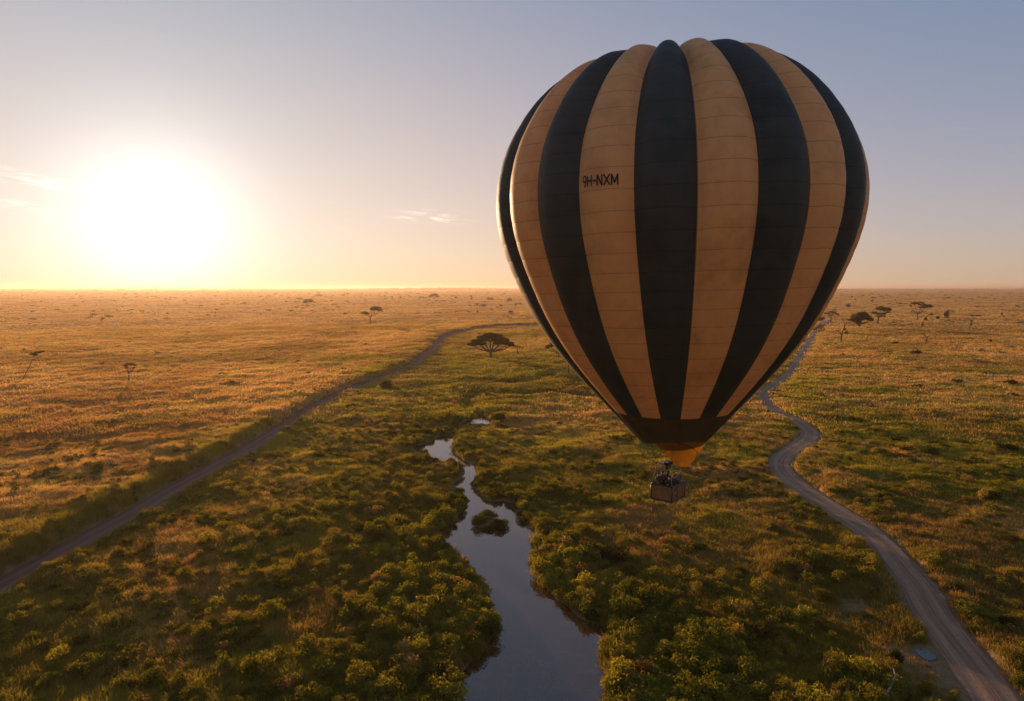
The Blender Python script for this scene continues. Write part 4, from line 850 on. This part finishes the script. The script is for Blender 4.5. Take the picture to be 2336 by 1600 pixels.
def fabric(name, cols, trans, sheen=0.35, lines=True, rough=0.55, stain=0.5):
    M, t, out = mat(name)
    p = N(t, 'ShaderNodeBsdfPrincipled'); p.inputs['Roughness'].default_value = rough; p.inputs['Specular IOR Level'].default_value = sheen
    oc = N(t, 'ShaderNodeTexCoord').outputs['Object']; n1 = noise(t, oc, 0.35, 4, 0.6); n2 = noise(t, oc, 2.2, 5, 0.7, 0.3); n3 = noise(t, oc, 9.0, 3, 0.6)
    base = ramp(t, n1, [(0.32, cols[0]), (0.5, cols[1]), (0.72, tuple(c * 0.80 for c in cols[0]))])
    base = mixc(t, math_n(t, 'MULTIPLY', smooth(t, n2, 0.52, 0.75), stain * 0.4), base, (*[c * 0.72 for c in cols[0]], 1))
    ar = N(t, 'ShaderNodeAttribute', attribute_name='arc').outputs['Fac']; gt = N(t, 'ShaderNodeAttribute', attribute_name='gore_t').outputs['Fac']
    wob = math_n(t, 'MULTIPLY_ADD', noise(t, oc, 0.8, 2), 0.10, -0.05)
    fr = math_n(t, 'FRACT', math_n(t, 'DIVIDE', math_n(t, 'ADD', ar, wob), 1.1)); ln = math_n(t, 'SUBTRACT', 0.5, math_n(t, 'ABSOLUTE', math_n(t, 'SUBTRACT', fr, 0.5)))
    line = smooth(t, ln, 0.035, 0.012)
    if lines: base = mixc(t, math_n(t, 'MULTIPLY', line, math_n(t, 'MULTIPLY_ADD', n2, 0.7, 0.15)), base, (*[c * 0.45 for c in cols[0]], 1))
    seam = smooth(t, math_n(t, 'ABSOLUTE', gt), 0.955, 0.99); base = mixc(t, math_n(t, 'MULTIPLY', seam, 0.8), base, (0.012, 0.010, 0.009, 1))
    t.links.new(base, p.inputs['Base Color'])
    b = N(t, 'ShaderNodeBump'); b.inputs['Strength'].default_value = 0.35; b.inputs['Distance'].default_value = 0.05
    edge = smooth(t, math_n(t, 'ABSOLUTE', gt), 0.55, 1.0)          # puckers where the load tapes gather the cloth
    puck = math_n(t, 'MULTIPLY', math_n(t, 'SINE', math_n(t, 'MULTIPLY', math_n(t, 'ADD', ar, math_n(t, 'MULTIPLY', n1, 1.2)), 17.0)), math_n(t, 'MULTIPLY', edge, 0.35))
    hgt = math_n(t, 'SUBTRACT', math_n(t, 'MULTIPLY_ADD', n2, 1.1, math_n(t, 'MULTIPLY', n3, 0.3)), math_n(t, 'MULTIPLY', line, 0.5)); hgt = math_n(t, 'ADD', hgt, puck)
    t.links.new(hgt, b.inputs['Height']); t.links.new(b.outputs[0], p.inputs['Normal'])
    tr = N(t, 'ShaderNodeBsdfTranslucent'); t.links.new(vmath(t, 'MULTIPLY', base, (1.3, 1.0, 0.6)).outputs[0], tr.inputs[0])
    mx = N(t, 'ShaderNodeMixShader'); mx.inputs[0].default_value = trans; t.links.new(p.outputs[0], mx.inputs[1]); t.links.new(tr.outputs[0], mx.inputs[2]); t.links.new(mx.outputs[0], out.inputs[0])
    return M
M_tan = fabric('tan_fabric', ((0.80, 0.41, 0.135), (0.88, 0.49, 0.175)), 0.30)
M_blk = fabric('dark_fabric', ((0.043, 0.038, 0.027), (0.064, 0.054, 0.038)), 0.06, 0.3, True, 0.62)
M_band = fabric('mouth_fabric', ((0.080, 0.052, 0.024), (0.110, 0.070, 0.032)), 0.15, 0.3, False, 0.7)
M_scoop = fabric('scoop_fabric', ((0.19, 0.095, 0.016), (0.30, 0.155, 0.022)), 0.36, 0.3, False, 0.6)
balloon = empty('hot_air_balloon', (AX, BY, H)); tag(balloon, 'huge hot air balloon with black and tan vertical stripes flying over the plain', 'hot air balloon')
SEG = 16; arcs = np.concatenate([np.arange(0, 3.0, 0.1), np.linspace(3.0, ARC, 230)]); ph = PH0 + np.arange(NG * SEG) * DPH / SEG
AA, PP = np.meshgrid(arcs, ph, indexing='ij'); EV = env_point(AA, PP)
zr = np.interp(arcs, arcf, zf); ia = int(np.argmin(np.abs(zr + 7.9)))
na_, np_ = AA.shape; idx = np.arange(na_ * np_).reshape(na_, np_); nx = np.roll(idx, -1, axis=1)
Fe = np.stack([idx[:-1], nx[:-1], nx[1:], idx[1:]], -1).reshape(-1, 4)
rowi = np.repeat(np.arange(na_ - 1), np_); gore = np.tile(np.arange(np_) // SEG, na_ - 1)
gt = (((PP - PH0) / DPH) % 1.0 * 2 - 1)
mi_ = np.where((gore % 2) == 0, 0, 1)
# gore 0 lies right of the central dark one, so it is tan
def env_part(name, mask, mats, mi):
    f = Fe[mask]; used, inv = np.unique(f.ravel(), return_inverse=True)
    o = mesh_obj(name, EV.reshape(-1, 3)[used], inv.reshape(-1, 4), mats, balloon, mi, True)
    fattr(o.data, 'arc', AA.ravel()[used].astype(np.float32)); fattr(o.data, 'gore_t', gt.ravel()[used].astype(np.float32)); return o
up = rowi >= ia
env_part('envelope', up, [M_tan, M_blk], mi_[up])
env_part('mouth_band', ~up, [M_band], None)
# the registration, painted strokes lying on the fabric of the tan gore left of the centre
GL = {'9': [[(0.55, 0.55), (0.45, 0.46), (0.2, 0.42), (0.03, 0.55), (0.0, 0.75), (0.12, 0.95), (0.32, 1.0), (0.5, 0.93), (0.58, 0.75), (0.56, 0.5), (0.45, 0.2), (0.2, 0.0)]],
      'H': [[(0, 0), (0, 1)], [(0.55, 0), (0.55, 1)], [(0, 0.5), (0.55, 0.5)]], '-': [[(0.0, 0.48), (0.42, 0.48)]],
      'N': [[(0, 0), (0, 1)], [(0, 1), (0.58, 0)], [(0.58, 0), (0.58, 1)]], 'X': [[(0, 0), (0.7, 1)], [(0, 1), (0.7, 0)]], 'M': [[(0, 0), (0, 1)], [(0, 1), (0.33, 0.2)], [(0.33, 0.2), (0.66, 1)], [(0.66, 1), (0.66, 0)]]}
TXT = [('9', 0.0), ('H', 0.82), ('-', 1.56), ('N', 2.15), ('X', 2.95), ('M', 3.85)]
def surf_uv(u, v):
    """arc and phi of the envelope where photograph pixel (u, v) looks at it"""
    best = None; A2, P2 = np.meshgrid(np.linspace(8, 24, 500), np.radians(np.linspace(-60, 20, 500)), indexing='ij'); Q = env_point(A2, P2) + np.array([AX, BY, 0])
    fw = Q[..., 1] * math.cos(PITCH) - Q[..., 2] * math.sin(PITCH); upv = Q[..., 1] * math.sin(PITCH) + Q[..., 2] * math.cos(PITCH)
    d = (1168 + FPX * Q[..., 0] / fw - u) ** 2 + (800 - FPX * upv / fw - v) ** 2; k = np.unravel_index(np.argmin(d), d.shape); return A2[k], P2[k]
a0, p0_ = surf_uv(1331, 428); a1, p1_ = surf_uv(1410, 422); hgt_a = abs(surf_uv(1333, 403)[0] - a0)
mb = MB(); EW = 4.5
for ch, x0 in TXT:
    for st in GL[ch]:
        pts = []
        for (xa, ya), (xb, yb) in zip(st[:-1], st[1:]):
            for k in range(5): pts.append((x0 + xa + (xb - xa) * k / 5, ya + (yb - ya) * k / 5))
        pts.append((x0 + st[-1][0], st[-1][1])); q = np.array(pts); tn = np.gradient(q, axis=0); tn[:, 0] *= 1.0; tn /= np.linalg.norm(tn, axis=1, keepdims=True) + 1e-9
        nn = np.stack([-tn[:, 1], tn[:, 0]], 1) * 0.085
        V = []
        for e in (q + nn * np.array([0.9, 1.0]), q - nn * np.array([0.9, 1.0])):
            f_ = e[:, 0] / EW; V.append(env_point(a0 + (a1 - a0) * f_ + hgt_a * e[:, 1], p0_ + (p1_ - p0_) * f_, 0.035))
        m_ = len(q); mb.add(np.vstack(V), [(i, i + 1, m_ + i + 1, m_ + i) for i in range(m_ - 1)])
mb.build('registration_lettering', pbr('black_paint', (0.012, 0.011, 0.010), 0.6), balloon)
# scoop: the fabric apron hanging below the front and right of the mouth
MC = env_point(0.0, np.linspace(0, 2 * math.pi, 60, endpoint=False)).mean(0)
phs = np.radians(np.linspace(-40, 150, 44)); apex = np.array([11.33 - AX, 44.55 - BY, -11.98]); rows = []; nr_ = 16
for s_ in np.linspace(0, 1, nr_):
    top = env_point(0.05, phs, -0.01); end = apex + np.stack([0.16 * np.sin(phs), -0.16 * np.cos(phs), 0 * phs], 1)
    bulge = math.sin(math.pi * s_) * (0.05 + 0.10 * np.clip(np.sin(phs), 0, 1))[:, None]; rad_ = np.stack([np.sin(phs), -np.cos(phs), 0 * phs], 1)
    sag = np.array([0, 0, 1.0]) * (-0.06 * math.sin(math.pi * s_))
    rows.append(top * (1 - s_) + end * s_ + rad_ * bulge + sag + rad_ * 0.03 * np.sin(phs * 9 + s_ * 5)[:, None] * math.sin(math.pi * s_))
SV = np.array(rows).reshape(-1, 3); i = np.arange(nr_ - 1)[:, None] * 44 + np.arange(43)[None]
sc = mesh_obj('scoop', SV, np.stack([i, i + 1, i + 45, i + 44], -1).reshape(-1, 4), M_scoop, balloon, None, True)
pipe = MB(); k = np.linspace(0, 1, 14); rr2 = np.array(rows)
pipe.tube([rr2[int(a * (nr_ - 1) * 0.85), int(6 + 24 * a)] + np.array([0, -0.03, 0]) for a in k], 0.022, 5)
pipe.build('seam_tape', pbr('seam_tape', (0.05, 0.03, 0.015), 0.8), sc)
# ------------------------------------------------------------------ basket
M_wick, t, out = mat('wicker')
p = N(t, 'ShaderNodeBsdfPrincipled'); t.links.new(p.outputs[0], out.inputs[0]); p.inputs['Roughness'].default_value = 0.65
oc = N(t, 'ShaderNodeTexCoord').outputs['Object']; sx = N(t, 'ShaderNodeSeparateXYZ'); t.links.new(oc, sx.inputs[0])
wv = math_n(t, 'SINE', math_n(t, 'MULTIPLY', sx.outputs[2], 125.0)); xy = math_n(t, 'ADD', sx.outputs[0], sx.outputs[1]); wx = math_n(t, 'SINE', math_n(t, 'MULTIPLY', xy, 52.0))
hh_ = math_n(t, 'MULTIPLY_ADD', math_n(t, 'MULTIPLY', wv, wx), 0.5, 0.5); nz = noise(t, oc, 7.0, 4, 0.6)
bc = ramp(t, hh_, [(0.1, (0.14, 0.045, 0.010)), (0.8, (0.52, 0.21, 0.050))]); bc = mixc(t, smooth(t, nz, 0.35, 0.7), bc, (0.26, 0.095, 0.022, 1)); t.links.new(bc, p.inputs['Base Color'])
b = N(t, 'ShaderNodeBump'); b.inputs['Strength'].default_value = 0.8; b.inputs['Distance'].default_value = 0.02; t.links.new(hh_, b.inputs['Height']); t.links.new(b.outputs[0], p.inputs['Normal'])
M_leath = pbr('dark_leather', (0.060, 0.030, 0.018), 0.38, 0.5, 0.25, 5, 0.2)
M_metal = pbr('steel', (0.55, 0.52, 0.48), 0.28, 0.5, 0.1, 5, 0, 20, 1.0); M_rope = pbr('rope', (0.10, 0.075, 0.05), 0.8); M_blackm = pbr('black_metal', (0.02, 0.02, 0.02), 0.45, 0.5, 0.2, 5, 0, 20, 0.6)
YAW = math.atan2(1.4, 1.2); BL, BW, BH = 1.84, 1.53, 1.03; FC = np.array([10.58 - AX, 44.1 - BY])
ex = np.array([math.cos(YAW), math.sin(YAW)]); ey = np.array([-math.sin(YAW), math.cos(YAW)]); BC = FC + ex * BL / 2 + ey * BW / 2; ZB = -14.20
basket = MB()
def bp(a, b_, z): q = BC + ex * a + ey * b_; return np.array([q[0], q[1], z])
Ls, Ws = BL / 2, BW / 2; th_ = 0.05
def wallseg(a0_, b0_, a1_, b1_, zlo, zhi, m):
    n_ = 8; V = []; F = []
    A0_ = np.array([a0_, b0_]); A1_ = np.array([a1_, b1_]); dd = (A1_ - A0_) / np.linalg.norm(A1_ - A0_); nn = np.array([-dd[1], dd[0]])
    for i in range(n_ + 1):
        for j, off in enumerate((0, -th_)):
            for z in (zlo, zhi):
                q = A0_ + (A1_ - A0_) * i / n_ + nn * off; V.append(bp(q[0], q[1], z))
    for i in range(n_):
        k = i * 4; F += [(k, k + 4, k + 5, k + 1), (k + 2, k + 3, k + 7, k + 6), (k + 1, k + 5, k + 7, k + 3), (k, k + 2, k + 6, k + 4)]
    F += [(0, 1, 3, 2), (n_ * 4, n_ * 4 + 2, n_ * 4 + 3, n_ * 4 + 1)]
    basket.add(V, F, m)
for c_ in ((-Ls, -Ws, Ls, -Ws), (Ls, -Ws, Ls, Ws), (Ls, Ws, -Ls, Ws), (-Ls, Ws, -Ls, -Ws)): wallseg(*c_[2:], *c_[:2], ZB + 0.03, ZB + BH, 0)
bk = basket.build('basket', M_wick, balloon)
def rrect(a, b_, rad_, z, n_=6):
    P = []
    for sx_, sy_, st in ((1, -1, -90), (1, 1, 0), (-1, 1, 90), (-1, -1, 180)):
        for k in range(n_ + 1):
            an = math.radians(st + 90 * k / n_); P.append(bp(sx_ * (a - rad_) + rad_ * math.cos(an), sy_ * (b_ - rad_) + rad_ * math.sin(an), z))
    P.append(P[0]); return P
r_ = MB(); r_.tube(rrect(Ls + 0.0, Ws + 0.0, 0.08, ZB + BH + 0.03), 0.055, 8); r_.build('rim', M_leath, bk, True)
r_ = MB(); r_.tube(rrect(Ls + 0.02, Ws + 0.02, 0.08, ZB + 0.05), 0.05, 8); r_.build('base_trim', M_leath, bk, True)
r_ = MB(); V = [bp(a, b_, z) for z in (ZB - 0.02, ZB + 0.02) for b_ in (-Ws + .01, Ws - .01) for a in (-Ls + .01, Ls - .01)]; r_.add(V, [(0, 2, 3, 1), (4, 5, 7, 6), (0, 1, 5, 4), (2, 6, 7, 3), (0, 4, 6, 2), (1, 3, 7, 5)]); r_.build('floor', M_leath, bk)
for a, b_ in ((-Ls, -Ws), (Ls, -Ws), (Ls, Ws), (-Ls, Ws)):
    r_ = MB(); r_.tube([bp(a * 1.005, b_ * 1.005, ZB + 0.06), bp(a * 1.005, b_ * 1.005, ZB + BH)], 0.045, 8); r_.build('corner_padding', M_leath, bk, True)
for a in (-0.12, 0.36):      # seams of leather and the foot holes on the right hand side
    r_ = MB(); r_.tube([bp(a * Ls * 1.6, -Ws - 0.012, ZB + 0.08), bp(a * Ls * 1.6, -Ws - 0.012, ZB + BH - 0.03)], 0.022, 6); r_.build('leather_strap', M_leath, bk, True)
for z in (0.38, 0.80):
    r_ = MB(); V = [bp(a, b_, ZB + z + c_) for c_ in (-0.055, 0.055) for b_ in (-Ws - 0.008, -Ws + 0.01) for a in (-0.48, -0.33)]; r_.add(V, [(0, 2, 3, 1), (4, 5, 7, 6), (0, 1, 5, 4), (2, 6, 7, 3), (0, 4, 6, 2), (1, 3, 7, 5)]); r_.build('foot_hole', M_blackm, bk)
# rope handles round the rim
for a, b_ in ((-Ls - .06, -0.3), (-Ls - .06, 0.35), (Ls + .06, 0.1), (0.4, Ws + 0.06)):
    r_ = MB(); c_ = bp(a, b_, ZB + BH - 0.10); r_.tube([c_ + np.array([ex[0], ex[1], 0]) * 0 + np.array([ey[0] * q, ey[1] * q, -0.12 * (1 - (q / 0.12) ** 2)]) for q in np.linspace(-0.12, 0.12, 7)], 0.014, 5); r_.build('rope_handle', M_rope, bk)
# burner frame on four padded uprights, burners and gas hoses
ZF = -11.86; FA, FB_ = 0.62, 0.50; FO = np.array([-0.02, 0.0])
def fpnt(a, b_, z): q = BC + FO + ex * a + ey * b_; return np.array([q[0], q[1], z])
fr_ = MB(); fr_.tube([fpnt(FA, -FB_, ZF), fpnt(FA, FB_, ZF), fpnt(-FA, FB_, ZF), fpnt(-FA, -FB_, ZF), fpnt(FA, -FB_, ZF)], 0.024, 8); fr_.tube([fpnt(FA, 0, ZF), fpnt(-FA, 0, ZF)], 0.02, 6); fo = fr_.build('burner_frame', M_metal, balloon, True)
for a, b_ in ((1, -1), (1, 1), (-1, 1), (-1, -1)):
    r_ = MB(); r_.tube([bp(a * (Ls - 0.06), b_ * (Ws - 0.06), ZB + BH), bp(a * (Ls * 0.85), b_ * Ws * 0.85, ZB + BH + 0.5), fpnt(a * FA, b_ * FB_, ZF)], [0.032, 0.030, 0.026], 7); r_.build('upright', pbr('suede_sleeve', (0.30, 0.17, 0.08), 0.7), balloon, True)
for a in (-0.26, 0.26):
    r_ = MB(); c_ = fpnt(a, 0, ZF)
    for z0_, z1_, q0, q1 in ((-0.28, -0.05, 0.09, 0.10), (-0.05, 0.10, 0.17, 0.19), (0.10, 0.16, 0.21, 0.20)): r_.tube([c_ + np.array([0, 0, z0_]), c_ + np.array([0, 0, z1_])], [q0, q1], 14)
    bo = r_.build('burner', M_blackm, balloon)
    r_ = MB(); r_.tube([c_ + np.array([0.14 * math.cos(q), 0.14 * math.sin(q), 0.02 + 0.02 * q / 6.3]) for q in np.linspace(0, 12.5, 40)], 0.012, 5); r_.build('coil', M_metal, bo, True)
    r_ = MB(); r_.tube([c_ + np.array([0, 0, -0.25]), c_ + np.array([0.1, 0.05, -0.6]), bp(a * 2.4, 0.3, ZB + 0.9)], 0.018, 6); r_.build('gas_hose', M_blackm, balloon, True)
for a, b_, ph_ in ((-1, -1, (-75, -20)), (1, -1, (25, 75)), (1, 1, (110, 160)), (-1, 1, (200, 245))):
    for q in ph_:
        r_ = MB(); e = env_point(0.1, math.radians(q + 8)); s0 = fpnt(a * FA, b_ * FB_, ZF); mid = (s0 + e) / 2 + np.array([0, 0, -0.10]); r_.tube([s0, mid, e], 0.014, 5); r_.build('suspension_cable', M_rope, balloon)
r_ = MB(); e = env_point(0.1, math.radians(-85)); s0 = fpnt(-FA, -FB_, ZF)
r_.tube([e, e + np.array([0.05, 0, -0.55]), e + np.array([0.25, 0, -1.1]), s0 + np.array([-0.25, 0, 0.05]), s0], 0.02, 5); r_.build('control_rope', M_rope, balloon)
r_ = MB(); r_.tube([bp(0, -Ws - 0.03, ZB + 0.0), bp(0, -Ws, ZB - 0.1), bp(-0.4, -Ws + 0.1, ZB - 0.18)], 0.02, 5); r_.build('drop_line', M_rope, balloon)
# ------------------------------------------------------------------ the people in the basket
def person(a, b_, face, hgt, shirt, trousers, skin, hair, arms, label, cap=None):
    s = hgt / 1.75; V = []; R_s = []; E = []; seg = []
    def v(p_, r): V.append(tuple(np.array(p_) * s)); R_s.append(r * s); return len(V) - 1
    def e(i, j, k): E.append((i, j)); seg.append(k); return j
    pel = v((0, 0, 0.95), 0.145); wai = e(pel, v((0, 0, 1.10), 0.150), 's'); che = e(wai, v((0, 0.01, 1.30), 0.172), 's'); nk0 = e(che, v((0, 0.0, 1.45), 0.085), 's')
    nk = e(nk0, v((0, -0.005, 1.52), 0.055), 'k'); h0 = e(nk, v((0, -0.015, 1.60), 0.078), 'k'); h1 = e(h0, v((0, -0.005, 1.67), 0.088), 'k')
    nose = e(h0, v((0, -0.115, 1.605), 0.012), 'k'); 
    for sx_ in (-1, 1):
        hp = e(pel, v((sx_ * 0.09, 0, 0.88), 0.095), 't'); kn = e(hp, v((sx_ * 0.10, -0.02, 0.50), 0.06), 't'); an = e(kn, v((sx_ * 0.10, 0.02, 0.09), 0.042), 't'); e(an, v((sx_ * 0.11, -0.14, 0.035), 0.034), 'b')
        e(h0, v((sx_ * 0.088, 0, 1.61), 0.014), 'k')
        sh_ = e(che, v((sx_ * 0.20, 0.0, 1.40), 0.072), 's'); el, wr = arms[0 if sx_ < 0 else 1]
        elb = e(sh_, v((sx_ * el[0], el[1], el[2]), 0.055), 's'); w_ = e(elb, v((sx_ * wr[0], wr[1], wr[2]), 0.028), 's')
        d = np.array([sx_ * (wr[0] - el[0]), wr[1] - el[1], wr[2] - el[2]]); d /= np.linalg.norm(d); side_ = np.cross(d, [0, 0, 1.0]); side_ = side_ / (np.linalg.norm(side_) + 1e-9); dn = np.cross(side_, d)
        wp = np.array([sx_ * wr[0], wr[1], wr[2]]); pm = e(w_, v(wp + d * 0.06, 0.026), 'k')
        for f_, (o_, L_) in enumerate(((-0.030, 0.062), (-0.011, 0.075), (0.009, 0.070), (0.027, 0.054))):
            k1 = e(pm, v(wp + d * 0.095 + side_ * o_, 0.0095), 'k'); k2 = e(k1, v(wp + d * (0.095 + L_ * 0.55) + side_ * o_ + dn * 0.010, 0.0085), 'k'); e(k2, v(wp + d * (0.095 + L_ * 0.85) + side_ * o_ + dn * 0.028, 0.0075), 'k')
        tb_ = e(pm, v(wp + d * 0.055 - side_ * 0.045 * 1.0 + dn * 0.01, 0.0105), 'k'); e(tb_, v(wp + d * 0.09 - side_ * 0.062 + dn * 0.02, 0.009), 'k')
    me = bpy.data.meshes.new('person'); me.from_pydata(V, E, []); o = bpy.data.objects.new('person', me); COL.objects.link(o)
    o.modifiers.new('skin', 'SKIN')
    sv = me.skin_vertices[0].data
    for i, r in enumerate(R_s): sv[i].radius = (r, r); sv[i].use_root = (i == 0)
    sub = o.modifiers.new('sub', 'SUBSURF'); sub.levels = 1; sub.render_levels = 1
    dg = bpy.context.evaluated_depsgraph_get(); nm = bpy.data.meshes.new_from_object(o.evaluated_get(dg)); o.modifiers.clear(); o.data = nm
    mats = [pbr('shirt', shirt, 0.85), pbr('trousers', trousers, 0.85), pbr('skin', skin, 0.55), pbr('boots', (0.04, 0.025, 0.02), 0.6)]; nm.materials.clear()
    for m_ in mats: nm.materials.append(m_)
    VV = np.array(V); c_ = np.array([p_.center[:] for p_ in nm.polygons]); best = np.full(len(c_), 9e9); mi2 = np.zeros(len(c_), int); code = {'s': 0, 't': 1, 'k': 2, 'b': 3}
    for (i, j), k in zip(E, seg):
        A_, B_ = VV[i], VV[j]; d = B_ - A_; tt_ = np.clip(((c_ - A_) @ d) / (d @ d + 1e-9), 0, 1); q = np.linalg.norm(c_ - A_ - tt_[:, None] * d, axis=1) - (R_s[i] * (1 - tt_) + R_s[j] * tt_)
        m_ = q < best; best[m_] = q[m_]; mi2[m_] = code[k]
    nm.polygons.foreach_set('material_index', mi2.astype(np.int32)); nm.polygons.foreach_set('use_smooth', np.ones(len(mi2), bool)); nm.update()
    q = bp(a, b_, ZB + 0.02); o.location = (AX + q[0], BY + q[1], H + q[2]); o.rotation_euler = (0, 0, face); tag(o, label, 'person')
    # hair or hat, and eyes
    hb = MB(); hc = np.array([0, 0.012, 1.665]) * s; rr_ = 0.098 * s; Vh = []; Fh = []
    for i in range(7):
        th2 = math.radians(4 + 17 * i)
        for k in range(14):
            a2 = 2 * math.pi * k / 14; cut = 1.0 if math.sin(a2) > -0.5 or i < 4 else 0.9
            zz_ = math.cos(th2) if not (math.sin(a2) < -0.4 and i > 4) else max(math.cos(th2), 0.25)
            Vh.append(hc + rr_ * np.array([math.sin(th2) * math.cos(a2), math.sin(th2) * math.sin(a2) * 1.12, zz_]))
    for i in range(6):
        for k in range(14): Fh.append((i * 14 + k, i * 14 + (k + 1) % 14, (i + 1) * 14 + (k + 1) % 14, (i + 1) * 14 + k))
    Fh.append(tuple(range(14))[::-1]); hb.add(np.array(Vh), Fh); hb.build('hat' if cap else 'hair', pbr('hat_cloth' if cap else 'hair', cap or hair, 0.8), o, True)
    if cap:
        bm_ = MB(); ring = [hc + np.array([0.15 * s * math.cos(q2), 0.16 * s * math.sin(q2), -0.005]) for q2 in np.linspace(0, 2 * math.pi, 18, endpoint=False)]; ring2 = [hc + np.array([0.09 * s * math.cos(q2), 0.10 * s * math.sin(q2), 0.02]) for q2 in np.linspace(0, 2 * math.pi, 18, endpoint=False)]
        bm_.add(np.array(ring + ring2), [(k, (k + 1) % 18, 18 + (k + 1) % 18, 18 + k) for k in range(18)]); bm_.build('hat_brim', pbr('hat_cloth', cap, 0.8), o, True)
    for sx_ in (-1, 1):
        eb = MB(); eb.tube([np.array([sx_ * 0.031, -0.086, 1.632]) * s, np.array([sx_ * 0.031, -0.097, 1.632]) * s], [0.012 * s, 0.006 * s], 8); eb.build('eye', pbr('eye', (0.03, 0.02, 0.015), 0.3), o)
    return o
REL = (((0.27, 0.0, 1.14), (0.20, -0.22, 1.13)),) * 2; HOLD = (((0.28, -0.05, 1.16), (0.20, -0.26, 1.20)), ((0.28, 0.0, 1.14), (0.22, -0.20, 1.14))); UPA = (((0.27, -0.12, 1.30), (0.16, -0.18, 1.62)), ((0.27, 0, 1.14), (0.2, -0.2, 1.13)))
S1, S2, S3 = (0.42, 0.25, 0.17), (0.15, 0.08, 0.05), (0.55, 0.36, 0.27)
person(-0.60, 0.42, -0.9, 1.76, (0.10, 0.055, 0.03), (0.03, 0.03, 0.04), S1, (0.05, 0.03, 0.02), REL, 'person in a brown jacket at the left corner of the basket')
person(-0.50, -0.32, 0.1, 1.62, (0.025, 0.025, 0.03), (0.02, 0.02, 0.03), S3, (0.03, 0.02, 0.015), HOLD, 'shorter person in a dark jacket second from the left in the basket')
person(-0.02, 0.02, -0.4, 1.82, (0.035, 0.03, 0.03), (0.04, 0.04, 0.05), S2, (0.02, 0.015, 0.01), UPA, 'tall person with one arm raised under the burner in the middle of the basket')
person(0.10, -0.48, 0.3, 1.70, (0.16, 0.12, 0.10), (0.05, 0.04, 0.04), S1, (0.10, 0.05, 0.02), REL, 'person in a beige top at the front of the basket')
person(0.55, -0.42, 0.9, 1.70, (0.20, 0.10, 0.05), (0.04, 0.04, 0.05), S3, (0.25, 0.15, 0.08), HOLD, 'person in a pale hat and rust coloured top towards the right of the basket', (0.45, 0.45, 0.50))
person(0.60, 0.30, 1.4, 1.64, (0.03, 0.035, 0.03), (0.03, 0.03, 0.03), S1, (0.03, 0.02, 0.01), REL, 'person in a dark green top at the far right of the basket')
person(0.10, 0.50, -2.6, 1.72, (0.12, 0.06, 0.03), (0.03, 0.03, 0.03), S3, (0.06, 0.03, 0.02), REL, 'person in a reddish brown coat at the back of the basket behind the tall one')
person(-0.15, -0.52, -0.2, 1.66, (0.05, 0.04, 0.045), (0.03, 0.03, 0.03), S1, (0.02, 0.02, 0.02), HOLD, 'person in a charcoal coat leaning on the front rim of the basket')

# ------------------------------------------------------------------ the dusty air over the plain
M_haze, t, out = mat('dusty_air')
pv = N(t, 'ShaderNodeVolumePrincipled'); t.links.new(pv.outputs[0], out.inputs['Volume'])
pv.inputs['Color'].default_value = (*HAZE_C, 1); pv.inputs['Density'].default_value = HAZE_D; pv.inputs['Anisotropy'].default_value = HAZE_G
hx, hy0, hy1, z0, z1 = 34000, -34000, 34000, -16.0, 51.0
hv = [(sx * hx, y_, z_) for z_ in (z0, z1) for y_ in (hy0, hy1) for sx in (-1, 1)]
hz = mesh_obj('haze', hv, [(0, 2, 3, 1), (4, 5, 7, 6), (0, 1, 5, 4), (2, 6, 7, 3), (0, 4, 6, 2), (1, 3, 7, 5)], M_haze)
tag(hz, 'warm dusty air thickening towards the horizon', kind='stuff')
